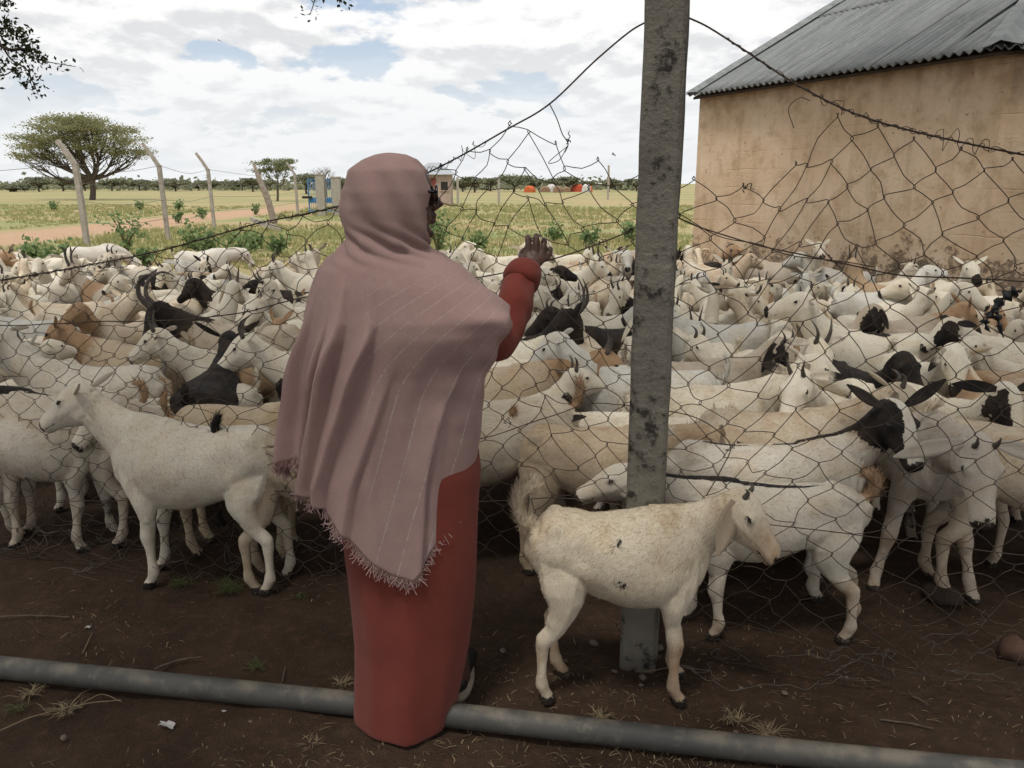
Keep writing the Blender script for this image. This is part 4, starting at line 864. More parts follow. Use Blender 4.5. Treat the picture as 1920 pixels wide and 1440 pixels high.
wrap(oL, PL, -2.3, -.05, 44, .035); wrap(oL, PL, -2.3, -.2, 30, .012); wrap(oR, PR, .85, 1.6, 16, .03); wrap(oR, PR, .6, 1.9, 24, .006)
for pts, r in (([(-150, 618), (0, 612), (130, 605), (330, 600), (460, 585), (600, 552), (760, 540), (885, 522), (1000, 497), (1130, 455), (1200, 425)], .0021), ([(1262, 405), (1330, 432), (1430, 462), (1560, 490), (1700, 515), (1920, 528), (2150, 540)], .0021), ([(1270, 400), (1340, 440), (1420, 458), (1480, 478), (1640, 500)], .0014),
               ([(330, 690), (365, 745), (420, 827), (512, 836), (700, 850), (905, 822), (1050, 775), (1110, 758), (1200, 762)], .0016), ([(1235, 768), (1300, 782), (1345, 806), (1372, 838), (1352, 880), (1325, 930)], .0017), ([(-150, 958), (0, 945), (150, 940), (280, 937), (400, 930), (500, 920), (640, 930), (900, 940), (1050, 935), (1190, 950)], .0016), ([(1240, 958), (1350, 972), (1480, 988), (1700, 1012), (1920, 1042), (2150, 1060)], .0017), ([(1330, 1160), (1450, 1184), (1600, 1235), (1750, 1268), (1920, 1282)], .0017), ([(1030, 195), (1045, 225), (1055, 250), (1066, 268), (1060, 285)], .0016), ([(1066, 268), (1050, 300), (1030, 305), (1062, 275)], .0012), ([(1490, 240), (1480, 205), (1500, 185), (1520, 190)], .0012), ([(0, 820), (25, 850), (55, 905), (62, 925)], .002), ([(0, 830), (35, 880), (70, 930), (80, 990)], .0014)):
    fwire('line_wire', pts, r)
for px, py in ((1372, 838), (1177, 433), (1132, 455), (952, 792), (420, 827), (205, 822), (130, 605), (283, 937), (1562, 488), (1066, 262), (1400, 352), (460, 585)):
    c = on_fence(px, py, -.008); q_ = c+np.cumsum(gw.normal(size=(16, 3))*.006, 0); q_ = c+(q_-q_.mean(0))*.8; v, f = tube(spline(q_, 3), .0014, 4); obj('wire_knot', v-FO, f, M_WIRE, fen)
# torn wire ends curled on the ground along the foot of the netting
cl = []
for i in range(60):
    left = i < 42; px, py = (gw.uniform(-20, 620), gw.uniform(985, 1105)) if left else (gw.uniform(1330, 1900), gw.uniform(1200, 1300)); c = at_z(px, py, .01); a0 = gw.uniform(0, 6.28); n_ = gw.integers(7, 14)
    hd = a0+np.cumsum(gw.normal(size=n_)*.7); st_ = np.stack([np.cos(hd), np.sin(hd)*.6, gw.normal(size=n_)*.35], 1)*gw.uniform(.02, .045); q_ = c+np.cumsum(st_, 0); q_[:, 2] = np.abs(q_[:, 2]-.01)+.008; q_[:, 2] *= (3.0 if left and gw.random() < .5 else 1); cl.append(tube(spline(q_, 3), .0011, 4, caps=False))
v, f = joinvf(cl); o = obj('loose_wire', v-FO, f, simple('dull_wire', (.13, .115, .10), None, 30, .6), fen); tag(o, kind='stuff')

# ------------------------------------------------------------------ the pipe on the ground
pts = [at_z(-300, 1222, .036), at_z(0, 1251, .036), at_z(640, 1317, .036), at_z(1000, 1358, .036), at_z(1500, 1412, .036), at_z(2200, 1480, .036)]; p = spline(pts, 10)
mp, nt, b = mat('weathered_pipe'); q = NB(nt); co = q.co(); c = q.mix(q.ramp(q.noise(co, 4, 6, .6), .35, .7), (.055, .053, .048), (.08, .075, .065)); c = q.mix(q.m('MULTIPLY', q.ramp(q.noise(co, 18, 6, .7), .5, .7), .6), c, (.155, .14, .115))
c = q.mix(q.m('MULTIPLY', q.ramp(q.sep(co)[2], .045, .075), q.ramp(q.noise(co, 9, 5), .4, .65)), c, (.18, .155, .12)); c = q.mix(q.ramp(q.noise(co, 11, 3, .6), .735, .755), c, (.55, .53, .48)); q.put(b.inputs['Base Color'], c)
q.put(b.inputs['Normal'], q.bump(q.noise(co, 60, 5), .25, .004)); b.inputs['Roughness'].default_value = .6
tag(obj('pipe', *tube(p, .035, 20), mp), "grey weathered pipe lying across the ground at the woman's feet", 'pipe')
# ------------------------------------------------------------------ the woman at the fence
M_SKIN = simple('skin', (.085, .043, .030), (.065, .032, .023), 20, .5, .15, 200, .001, spec=.4)
def cloth_mat(name, c1, c2, wv=900, trans=.0, stripes=False, rough=.9):
    m, nt, b = mat(name); q = NB(nt); co = q.co(); x, y, z = q.sep(co)[:3]
    c = q.mix(q.ramp(q.noise(co, 7, 6, .65), .3, .7), c1, c2)
    th = q.noise(q.mapping(co, (700, 700, 90)), 1.6, 3, .6); th2 = q.noise(q.mapping(co, (90, 90, 800)), 1.6, 3, .6); wvn = q.m('ADD', q.m('MULTIPLY', th, .5), q.m('MULTIPLY', th2, .5))
    c = q.mix(q.m('MULTIPLY', q.ramp(wvn, .42, .62), .17), c, q.mix(1.0, c, (.60, .58, .58), 'MULTIPLY'))
    if stripes:
        # woven glitter threads: lines that lean down to the left across the back
        up = q.m('MAXIMUM', q.m('SUBTRACT', z, 1.02), 0.0); sc_ = q.m('SUBTRACT', q.m('SUBTRACT', x, q.m('MULTIPLY', z, .30)), q.m('MULTIPLY', q.m('MULTIPLY', up, up), 2.6))
        fr = q.m('ABSOLUTE', q.m('SUBTRACT', q.m('FRACT', q.m('MULTIPLY', q.m('ADD', sc_, q.m('MULTIPLY', q.noise(co, 5, 2), .012)), 15.5)), .5))
        ln = q.m('MULTIPLY', q.ramp(fr, .035, .012), q.ramp(q.noise(co, 95, 3, .7), .38, .56)); ln = q.m('MULTIPLY', ln, q.ramp(x, -.10, -.02)); ln = q.m('MULTIPLY', ln, q.ramp(z, 1.36, 1.28))
        c = q.mix(q.m('MULTIPLY', ln, .8), c, (.80, .72, .68))
    q.put(b.inputs['Base Color'], c); b.inputs['Roughness'].default_value = rough; b.inputs['Specular IOR Level'].default_value = .1; b.inputs['Sheen Weight'].default_value = .1
    q.put(b.inputs['Normal'], q.bump(q.m('ADD', wvn, q.m('MULTIPLY', q.noise(co, 30, 4), .7)), .5, .004))
    if trans:
        tr = q.n('ShaderNodeBsdfTranslucent', {'Color': c}); mx = q.n('ShaderNodeMixShader', {0: trans, 1: b.outputs[0], 2: tr.outputs[0]}); mx = q.n('ShaderNodeMixShader', {0: q.ramp(wvn, .30, .75, .08, .20), 1: mx.outputs[0], 2: q.n('ShaderNodeBsdfTransparent').outputs[0]}); nt.links.new(mx.outputs[0], nt.nodes['Material Output'].inputs[0])
    return m
M_SCARF = cloth_mat('gauze', (.655, .465, .43), (.585, .40, .37), trans=.40, stripes=True)
M_DRESS = cloth_mat('rust_jersey', (.20, .046, .033), (.17, .038, .027))
M_SHOE = simple('black_leather', (.018, .016, .016), None, 20, .5); M_SOLE = simple('pale_sole', (.35, .28, .22), None, 20, .8)
M_GLASS, _n, _b = mat('dark_lens'); _b.inputs['Base Color'].default_value = (.008, .008, .01, 1); _b.inputs['Roughness'].default_value = .08
WB = np.array([-.30, 2.10, 0.0]); per = empty('person', tuple(WB)); tag(per, 'woman seen from behind in pink headscarf and rust red dress, one hand on the netting', 'person')
HC = np.array([-.298, 2.06, 0]); FD = np.array([.92, .39, 0]); FD /= np.linalg.norm(FD); SD = np.array([-FD[1], FD[0], 0])
def rings(tab, n=28):
    """tab: z, front, back, half-width about HC in the head's own frame"""
    t_ = spline(np.array(tab), 3); a = np.arange(n)*2*math.pi/n; V = []
    for z, fr, bk, w in t_:
        for q in a:
            c, s = math.cos(q), math.sin(q); V.append(HC + FD*(fr if c > 0 else bk)*c*(abs(c)**-.12 if abs(c) > 1e-6 else 1) + SD*w*s + [0, 0, z])
    m = len(t_); F = [(i*n+k, i*n+(k+1) % n, (i+1)*n+(k+1) % n, (i+1)*n+k) for i in range(m-1) for k in range(n)] + [tuple(range(n-1, -1, -1)), tuple(range((m-1)*n, m*n))]
    return np.array(V), F
def hp(fr, sd, z): return HC + FD*fr + SD*sd + np.array([0, 0, z])
parts = [rings([(1.385, .03, .05, .045), (1.405, .062, .052, .046), (1.418, .088, .054, .048), (1.432, .096, .062, .054), (1.446, .092, .07, .058), (1.462, .098, .078, .062), (1.485, .096, .088, .067), (1.505, .094, .086, .070), (1.523, .090, .088, .072), (1.545, .099, .088, .073), (1.568, .092, .080, .066), (1.588, .068, .06, .048), (1.602, .03, .035, .025)])]
parts.append(tube(np.array([hp(.092, 0, 1.535), hp(.108, 0, 1.512), hp(.122, 0, 1.497), hp(.105, 0, 1.486)]), [.007, .011, .013, .008], 8)); parts.append(ball(hp(.104, .012, 1.491), .008)); parts.append(ball(hp(.104, -.012, 1.491), .008))
parts += [ball(hp(.103, 0, 1.470), (.012, .018, .0075)), ball(hp(.101, 0, 1.456), (.012, .016, .0085)), ball(hp(.092, 0, 1.424), (.014, .016, .012))]
for s in (-1, 1): parts += [ball(hp(-.01, s*.072, 1.505), (.012, .012, .028)), ball(hp(.062, s*.042, 1.492), .020)]
parts.append(tube(np.array([(-.31, 2.08, 1.24), (-.31, 2.07, 1.33), (-.305, 2.065, 1.42)]), [.062, .052, .050], 14))
parts.append(tube(np.array([(-.30, 2.12, .82), (-.30, 2.11, 1.0), (-.30, 2.10, 1.18), (-.30, 2.09, 1.30), (-.30, 2.08, 1.345)]), [.10, .085, .095, .085, .05], 16, up0=(0, 1, 0), flat=[.135, .115, .135, .155, .10]))
for s, fx_, fy_ in ((-1, -.375, 2.24), (1, -.175, 2.245)): parts.append(tube(spline([(-.30+s*.075, 2.12, .86), (-.30+s*.078, 2.12, .48), (fx_, fy_-.04, .09), (fx_, fy_-.03, .04)], 5), np.interp(np.linspace(0, 1, 16), [0, .3, .5, .7, 1], [.085, .072, .052, .045, .032]), 12))
hy = float(fence_y(.08)) - 2.455
sh_, el_, wr_ = np.array([-.172, 2.09, 1.262]), np.array([-.048, 2.25+hy*.5, 1.115]), np.array([.048, 2.385+hy, 1.298])
parts.append(tube(spline([sh_, (sh_+el_)/2, el_, (el_+wr_)/2, wr_], 4), np.interp(np.linspace(0, 1, 17), [0, .3, .5, .65, 1], [.052, .042, .037, .036, .023]), 12))
lsh, lel, lwr = np.array([-.465, 2.10, 1.30]), np.array([-.50, 2.12, 1.05]), np.array([-.42, 2.27, .95]); parts.append(tube(spline([lsh, (lsh+lel)/2, lel, (lel+lwr)/2, lwr], 4), np.interp(np.linspace(0, 1, 17), [0, .3, .5, .65, 1], [.05, .042, .037, .034, .023]), 12))
kn = np.array([.082, 2.425+hy, 1.343]); parts.append(tube(np.array([wr_-[0, 0, .01], wr_+(kn-wr_)*.45, kn]), [.016, .017, .014], 12, up0=(0, -1, .6), flat=[.024, .036, .041]))
Yk = 2.424+hy
def finger(pts, r): parts.append(tube(spline(np.array(pts), 3), np.linspace(r, r*.84, 3*(len(pts)-1)+1), 10)); parts.append(ball(pts[-1], r*.84)); parts.append(ball(pts[1], r*1.06)) if len(pts) > 3 else None
finger([(.052, Yk-.014, 1.330), (.050, Yk+.002, 1.378), (.050, Yk+.034, 1.382), (.050, Yk+.044, 1.356)], .0104)
finger([(.074, Yk-.014, 1.332), (.0755, Yk+.002, 1.382), (.076, Yk+.036, 1.386), (.076, Yk+.046, 1.358)], .0106)
finger([(.094, Yk-.014, 1.327), (.1005, Yk+.002, 1.370), (.101, Yk+.034, 1.373), (.101, Yk+.042, 1.348)], .0101)
finger([(.107, Yk-.012, 1.314), (.1195, Yk+.002, 1.345), (.121, Yk+.030, 1.347), (.120, Yk+.036, 1.328)], .0092)
finger([(.050, Yk-.030, 1.312), (.030, Yk+.002, 1.322), (.032, Yk+.026, 1.338), (.044, Yk+.040, 1.346)], .0105)
# left hand, resting in front under the shawl
d_ = unit(lwr-lel); lk = lwr+d_*.08; parts.append(tube(np.array([lwr, lwr+d_*.04, lk]), [.016, .016, .012], 10, up0=(0, 0, 1), flat=[.024, .036, .04]))
for k in range(4): b0 = lk+np.array([(k-1.5)*.02, 0, 0]); finger([b0-d_*.012, b0+d_*.03+[0, 0, -.004], b0+d_*.052+[0, 0, -.016], b0+d_*.058+[0, 0, -.034]], .0085)
finger([lwr+d_*.03+[.026, 0, 0], lwr+d_*.055+[.045, 0, -.004], lwr+d_*.08+[.052, 0, -.010], lwr+d_*.098+[.05, 0, -.02]], .0095)
v, f = joinvf(parts); (bv, bf), = remesh_all([(v, f, .0042)]); bv = taubin(bv, bf, 5); (bv, bf), = decimate_all([(bv, bf, .35)]); me = fast_mesh('body', bv-WB, bf); me.materials.append(M_SKIN); link(bpy.data.objects.new('body', me), per)
# sunglasses
sg = []
for s in (-1, 1):
    a = np.linspace(0, 2*math.pi, 20); c0 = hp(.104, s*.034, 1.521); e1 = unit(SD*.96-FD*s*.28); pts = np.array([c0+e1*.029*math.cos(q)+np.array([0, 0, .024*math.sin(q)]) for q in a]); sg.append(tube(pts, .0032, 6, caps=False))
    sg.append(tube(np.array([hp(.098, s*.060, 1.530), hp(.06, s*.061, 1.529), hp(.03, s*.066, 1.527), hp(.0, s*.068, 1.520)]), .0035, 6, flat=.0022))
sg.append(tube(np.array([hp(.108, -.008, 1.528), hp(.112, 0, 1.531), hp(.108, .008, 1.528)]), .003, 6)); v, f = joinvf(sg); so = obj('sunglasses', v-WB, f, M_GLASS, per)
for s in (-1, 1):
    a = np.arange(16)*2*math.pi/16; c0 = hp(.1045, s*.034, 1.521); e1 = unit(SD*.96-FD*s*.28); V = [c0+FD*.003]+[c0+e1*.028*math.cos(q)+np.array([0, 0, .023*math.sin(q)]) for q in a]; V += [p-FD*.002 for p in V]
    obj('lens', np.array(V)-WB, [(0, 1+k, 1+(k+1) % 16) for k in range(16)]+[(17, 18+(k+1) % 16, 18+k) for k in range(16)], M_GLASS, so)
# dress: skirt column and the right sleeve, fused into one garment
DT = [(540, 680, 845, .10), (620, 660, 860, .11), (700, 645, 872, .12), (780, 634, 888, .128), (880, 633, 904, .138), (960, 641, 898, .138), (1080, 656, 890, .138), (1200, 667, 877, .14), (1280, 668, 862, .148), (1325, 668, 853, .152), (1342, 672, 848, .150)]
def ring_table(tab, Y=2.10):
    out = []
    for y, l, r, b_ in tab:
        pl, pr = at_y(l, y, Y), at_y(r, y, Y); out.append(((pl[2]+pr[2])/2, (pl[0]+pr[0])/2, (pr[0]-pl[0])/2, b_))
    return np.array(out)[::-1]
dt = ring_table(DT); dz = np.linspace(dt[-1, 0], .012, 90); n = 96; V = []
for z in dz:
    cx, a_, b_ = [np.interp(z, dt[:, 0], dt[:, i]) for i in (1, 2, 3)]; low = float(sstep(1.0, .1, z))
    for k in range(n):
        th = 2*math.pi*k/n; fo = .004*low*math.sin(5*th+.6+.8*math.sin(z*3))+.003*low*math.sin(9*th+z*3)+.003*math.sin(3*th+z*9)
        V.append((cx+(a_+fo)*math.sin(th), 2.10-(b_+fo)*math.cos(th), z))
V = np.array(V); F = [(i*n+k, (i+1)*n+k, (i+1)*n+(k+1) % n, i*n+(k+1) % n) for i in range(len(dz)-1) for k in range(n)]+[tuple(range(n)), tuple(range(len(V)-1, len(V)-n-1, -1))]
sl = spline([sh_+[-.06, 0, -.01], (sh_+el_)/2+[0, 0, -.01], el_+[.004, .0, -.012], el_+(wr_-el_)*.55+[.006, 0, -.004], wr_-(wr_-el_)*.06], 5); m_ = len(sl); k = np.linspace(0, 1, m_)
rs = np.interp(k, [0, .3, .5, .62, .75, .86, .92, .97, 1], [.055, .052, .056, .056, .054, .052, .050, .048, .042]); sv, sf = tube(sl, rs, 20)
chest = tube(np.array([(-.30, 2.12, .95), (-.30, 2.11, 1.12), (-.30, 2.10, 1.24), (-.30, 2.09, 1.32), (-.30, 2.08, 1.352)]), [.105, .10, .092, .078, .045], 20, up0=(0, 1, 0), flat=[.125, .128, .128, .115, .08])
lsl = tube(spline([lsh+[.05, 0, 0], (lsh+lel)/2, lel, (lel+lwr)/2, lwr], 4), np.interp(np.linspace(0, 1, 17), [0, .5, 1], [.068, .056, .046]), 16)
v, f = joinvf([(V, F), (sv, sf), chest, lsl]); (dv_, df_), = remesh_all([(v, f, .0065)]); dv_ = taubin(dv_, df_, 6)
am = sstep(-.12, -.05, dv_[:, 0])*(dv_[:, 2] > 1.0); dv_ = dv_ + np.stack([wave(91, 40)(dv_), wave(92, 40)(dv_), wave(93, 40)(dv_)], 1)*(.0048*am)[:, None] + np.stack([wave(94, 90)(dv_), wave(98, 90)(dv_), wave(99, 90)(dv_)], 1)*(.0018*am)[:, None]
(dv_, df_), = decimate_all([(dv_, df_, .5)]); me = fast_mesh('dress', dv_-WB, df_); me.materials.append(M_DRESS); link(bpy.data.objects.new('dress', me), per)
# turned-back cuff
ax = unit(wr_-el_); cP = np.array([wr_-ax*.072, wr_-ax*.060, wr_-ax*.03, wr_-ax*.006, wr_+ax*.000, wr_-ax*.004, wr_-ax*.03]); v, f = tube(cP[:1].repeat(1, 0) if False else np.array([wr_-ax*(.075-.0125*i) for i in range(7)]), [.050, .0585, .0595, .0575, .0545, .050, .041], 26)
v += np.stack([wave(95, 45)(v), wave(96, 45)(v), wave(97, 45)(v)], 1)*.0022; obj('cuff', v-WB, f, M_DRESS, per)
# headscarf and shawl
ST = [(288.5, 722, 738, .012), (291, 706, 760, .035), (300, 683, 781, .068), (320, 655, 799, .096), (360, 640, 810, .113), (390, 640, 811, .116), (420, 648, 808, .112), (445, 655, 802, .105), (465, 640, 803, .108), (485, 614, 838, .122), (505, 598, 868, .136), (530, 588, 893, .150), (560, 578, 926, .160), (590, 571, 958, .170), (618, 564, 957, .172), (650, 556, 938, .168), (690, 548, 916, .162), (740, 540, 904, .158), (800, 527, 898, .158), (880, 517, 893, .158), (960, 540, 885, .156), (1100, 560, 875, .154)]
stt = ring_table(ST, 2.08)
HT = [(-180, 680), (-130, 700), (-108, 800), (-98, 850), (-90, 880), (-78, 884), (-66, 872), (-56, 858), (-39, 905), (-21, 985), (-6, 1045), (10, 1082), (24, 1094), (38, 1030), (52, 970), (66, 915), (78, 865), (90, 815), (104, 740), (120, 690), (140, 660), (180, 680)]
ht = np.array([(a_, at_y(760, y, 2.08-.15*math.cos(R(a_)))[2]) for a_, y in HT])
nt_, nv_ = 420, 130; th_ = np.linspace(-180, 180, nt_+1)[:-1]; ztop = stt[-1, 0]; V = np.zeros((nv_+1, nt_, 3))
fold_a = lambda th, z: .5*np.sin(9*th+1.3*np.sin(2.2*th)+.8*z) + .35*np.sin(17*th+2*np.sin(3*th)+1.5) + .25*np.sin(5*th+3*z)
for i in range(nv_+1):
    t_ = (i/nv_)**1.25; zh = np.interp(th_, ht[:, 0], ht[:, 1]); z = ztop+(zh-ztop)*t_
    cx, a_, b_ = [np.interp(z, stt[:, 0], stt[:, c]) for c in (1, 2, 3)]; th = np.radians(th_)
    low = sstep(1.36, .75, z); a_ = a_ - .030*low*sstep(.2, .9, -np.sin(th)); left = .45+1.0*sstep(.2, 1.0, -np.sin(th))
    fa = fold_a(th, z); fo = low*left*.020*(np.abs(fa)**1.3*np.sign(fa)); fo = fo + (np.maximum(fo, .002)-fo)*sstep(.2, .5, np.sin(th))*low
    dg_ = np.degrees(th)
    for t0, sl_, A_, w_, zt_ in ((-72, 8, .040, 13, 1.33), (-56, 12, .036, 12, 1.30), (-42, 20, .048, 15, 1.36), (-24, 34, .034, 14, 1.34), (-5, 40, .018, 16, 1.15), (30, 26, .016, 16, 1.15)):
        q_ = (dg_-(t0-sl_*(1.3-z)+2.5*np.sin(z*7+t0)))/w_; fo += sstep(zt_, zt_-.28, z)*A_*np.where(q_ < 1, np.clip(q_, 0, 1)**1.6, np.clip(1-(q_-1)*6, 0, 1))
    hdz = sstep(1.36, 1.42, z)*sstep(1.61, 1.57, z); fo += hdz*.0045*np.sin(26*(z*1.6+.16*np.sin(th-.5)*1.6)+2*th)
    neck = np.exp(-((z-1.40)/.035)**2); fo += neck*.008*np.sin(13*(th*.7+z*14))
    arm = np.exp(-((z-1.12)/.13)**2)*sstep(.2, 1.0, np.sin(th)); fo += arm*(.006*np.sin(70*z+5*th)+.004*np.sin(31*z-9*th))
    sn, cn = np.sin(th), np.cos(th); rt = np.exp(-((z-1.17)/.16)**2)*sstep(.0, .9, sn); ex_ = 1-.35*rt
    x = cx+(a_+fo)*np.sign(sn)*np.abs(sn)**ex_; y = 2.08-(b_+fo)*np.sign(cn)*np.abs(cn)**ex_ + rt*.075*np.clip(.35-cn, 0, 2) + arm*.05 + .02*low
    V[i] = np.stack([x, y, z], 1)
F = []; fth = math.degrees(math.atan2(FD[0], -FD[1]))
for i in range(nv_):
    for k in range(nt_):
        z = V[i, k, 2]; da = (th_[k]-fth+180) % 360-180
        if (da/45)**2+((z-1.495)/.084)**2 < 1: continue
        F.append((i*nt_+k, (i+1)*nt_+k, (i+1)*nt_+(k+1) % nt_, i*nt_+(k+1) % nt_))
sc = obj('headscarf', V.reshape(-1, 3)-WB, F, M_SCARF, per); so_ = sc.modifiers.new('thickness', 'SOLIDIFY'); so_.thickness = .0025; so_.offset = 1
hem = V[nv_]; gf = np.random.default_rng(3); fr = []
for i in range(1900):
    t_ = gf.uniform(0, nt_); k = int(t_)
    if not -102 < th_[k] < 52: continue
    p = hem[k]*(1-(t_-k))+hem[(k+1) % nt_]*(t_-k); dn = hem[(k+1) % nt_]-hem[k-1]; out = np.array([math.sin(R(th_[k])), -math.cos(R(th_[k])), 0]); perp = unit(np.cross(unit(dn), out)); perp = perp if perp[2] < 0 else -perp
    L_ = gf.uniform(.008, .030); d = unit(perp*.8+[0, 0, -.35]+gf.normal(size=3)*.35); q_ = spline([p+[0, 0, .003], p+d*L_*.5+gf.normal(size=3)*.003, p+d*L_+gf.normal(size=3)*.006], 3); fr.append(tube(q_, .0011, 3, caps=False))
v, f = joinvf(fr); tag(obj('fringe', v-WB, f, M_SCARF, sc), kind='stuff')
# shoes
for fx_, fy_ in ((-.375, 2.24), (-.172, 2.245)):
    c = np.array([(fx_, fy_-.085, .04), (fx_, fy_-.06, .05), (fx_, fy_, .045), (fx_+.01, fy_+.07, .036), (fx_+.015, fy_+.13, .03), (fx_+.015, fy_+.155, .022)]); v, f = tube(spline(c, 3), np.interp(np.linspace(0, 1, 16), [0, .2, .5, .8, 1], [.018, .036, .034, .026, .010]), 12, flat=np.interp(np.linspace(0, 1, 16), [0, .2, .5, .8, 1], [.015, .036, .038, .045, .018])); v[:, 2] = np.maximum(v[:, 2], .014)
    s_ = obj('shoe', v-WB, f, M_SHOE, per); v2 = v.copy(); v2[:, 2] = np.clip(v2[:, 2], .0, .016); v2[:, 2] = np.where(v2[:, 2] > .0155, .016, .001)
    a = np.linspace(0, 2*math.pi, 25)[:-1]; ol = [(fx_+.006+.045*math.cos(q), fy_+.035+.128*math.sin(q)) for q in a]; V_ = np.array([(x, y, .001) for x, y in ol]+[(x, y, .018) for x, y in ol])
    obj('sole', V_-WB, [(k, (k+1) % 24, 24+(k+1) % 24, 24+k) for k in range(24)]+[tuple(range(24, 48)), tuple(range(23, -1, -1))], M_SOLE, s_)
# ------------------------------------------------------------------ the herd
WH, CR, TN, GR, BK = (.86, .795, .66), (.80, .69, .53), (.54, .40, .27), (.72, .705, .645), (.05, .045, .04)
BACK = .665
def back_at(px, py, sc): p = at_z(px, py, BACK*sc); return (float(p[0]), float(p[1]), 0.0)
specs = []
def goat(px, py, yaw, coat, col, label, sc=1.0, fix=False, vox=None, feet_at=None, name='goat', cat='goat', group='goats crowded in the pen', xs=.93, **pose):
    loc = feet_at or back_at(px, py, sc); i = len(specs)
    g_ = np.random.default_rng(900+i)
    pose.setdefault('belly', 1.0+g_.uniform(0, .3)); pose.setdefault('thick', g_.uniform(.93, 1.06)); pose.setdefault('feet', tuple(g_.uniform(-.05, .05, 4))); pose.setdefault('tail', g_.choice(['up', 'down', 'curl']))
    pose.setdefault('ear', g_.choice(['out', 'out', 'droop', 'back', 'high'])); pose.setdefault('ear_len', g_.uniform(.105, .145)); pose.setdefault('leg', g_.uniform(.92, 1.08)); pose.setdefault('head_p', g_.uniform(-45, -15)); pose.setdefault('neck_p', g_.uniform(38, 66)); pose.setdefault('hs', g_.uniform(1.04, 1.20))
    if not fix and feet_at is None:
        xs = .87
        if 18 < pose['neck_p'] < 48: pose['neck_p'] += 12
    d = math.hypot(loc[0], loc[1]); cj = g_.uniform(.90, 1.05)
    specs.append(dict(xs=xs, pose=pose, coat=coat, color=tuple(min(.87, c*cj) for c in col), loc=loc, yaw=R(yaw), scale=sc, seed=500+i*7, label=label, fix=fix, name=name, cat=cat, group=group, dist=d, voxel=vox or (.0080 if d < 3.4 else .0108 if d < 5.5 else .0155)))
h1, h2, h3 = (.055, 'up'), (.085, 'back'), (.05, 'back')
# -- outside the fence
b0 = at_z(1160, 1318); goat(0, 0, -1.5, 'graymark tanleg tanback pinknose', (.87, .775, .61), 'young white goat with two grey spots standing outside the fence', sc=.90, xs=.81, fix=True, vox=.0065, feet_at=(float(b0[0]), float(b0[1])+.07, 0.0), group=None,
     neck_p=40, head_p=-40, head_y=-24, neck_y=-10, neck_len=.235, feet=(.05, .02, .045, -.03), tail='brush', ear='droop', ear_len=.17, ear_w=1.6, horn=(.022, 'back'), belly=1.0, thick=1.02, leg=1.08, hs=1.26, hl=.86, tail_w=1.5)
# -- along the fence, left of the woman
b0 = at_z(395, 1090); goat(0, 0, 173, 'tantail darktail stripe0', WH, 'white goat in side view facing left, first behind the netting', sc=.98, fix=True, feet_at=(float(b0[0]), float(b0[1]), 0), neck_p=44, head_p=-30, feet=(.0, .05, -.02, -.05), tail='down', ear='back', belly=1.0, ear_len=.11)
b0 = at_z(75, 1040); goat(0, 0, 4, 'kneemark tanback', (.64, .585, .49), 'cream white goat walking right at the left edge, cut by the frame', sc=.96, fix=True, feet_at=(float(b0[0]), float(b0[1])+.10, 0), neck_p=8, head_p=-40, feet=(.05, -.06, .08, -.08), belly=1.15)
goat(105, 738, 181, 'mane stripe tantail', (.63, .56, .45), 'cream goat with thin black line along its back, left edge', sc=1.02, fix=True, neck_p=35, tail='curl')
goat(175, 688, 178, 'tantail', (.66, .61, .52), 'long pale goat facing left behind the cream one, neck at the frame edge', sc=1.06, neck_p=52, head_p=-20, tail='down')
goat(255, 648, 172, 'brownhead darkmuzzle', (.58, .47, .34), 'goat with tan head and black muzzle looking left', sc=1.0, neck_p=26, head_p=-38, ear='back', horn=None)
goat(455, 606, 178, 'blackhead stripe mane', (.50, .43, .34), 'dark-headed buck with long curved horns, head lowered to the left', sc=1.12, neck_p=24, head_p=-58, horn=(.20, 'big'), ear='droop', ear_len=.19)
goat(455, 668, 184, 'brownpatch darkears', WH, 'white goat with brown shoulder patches facing left near the woman', sc=1.0, neck_p=30, head_p=-30, ear='out', horn=(.08, 'up'))
b0 = at_z(325, 735, .62); goat(0, 0, 95, 'allblack', BK, 'solid black goat between the white ones left of the woman', sc=.98, fix=True, feet_at=(float(b0[0])+.10, 3.72, 0), neck_p=42)
b0 = at_z(275, 770, .60); goat(0, 0, 235, 'palehead', WH, 'white goat facing the viewer with drooping ears, before the black one', sc=.9, fix=True, feet_at=(float(b0[0])+.12, 3.62, 0), neck_p=30, head_p=-40, ear='droop', horn=(.03, 'up'))
goat(455, 748, -4, 'tantail tanback', (.62, .52, .37), 'cream goat with orange upright tail left of the shawl', sc=.97, neck_p=30, tail='up')
goat(585, 800, 12, 'tantail darktail', (.56, .47, .35), 'tan goat half hidden by the left edge of the shawl', sc=.96, fix=True, tail='up', neck_p=25)
goat(600, 682, 184, 'eyepatch0 spots', WH, 'white goat with black specks on its nose, face beside the shawl', sc=1.02, neck_p=30, head_p=-34, horn=h2, ear='back')
goat(560, 598, 232, 'darkears', WH, 'white dark-eared goat gazing at the viewer left of the shawl', sc=1.0, neck_p=45, head_p=-35, neck_y=20)
goat(470, 560, 183, 'blackhead blaze', WH, 'white goat with black and white striped face raised to the left', sc=1.02, neck_p=50, head_p=-38, horn=h3)
goat(290, 510, 100, 'allblack', BK, 'black goat far left below the sloping top wire', sc=1.0, neck_p=10, tail='down')
goat(172, 462, 48, 'darktail', (.74, .70, .63), 'white goat grazing apart on the grass, seen from behind', sc=1.08, fix=True, neck_p=-22, head_p=-60, tail='down', group=None)
goat(100, 530, 95, 'stripe0', WH, 'white goat with upright neck facing away at the far left', sc=1.02, neck_p=65, head_p=-10, horn=h2)
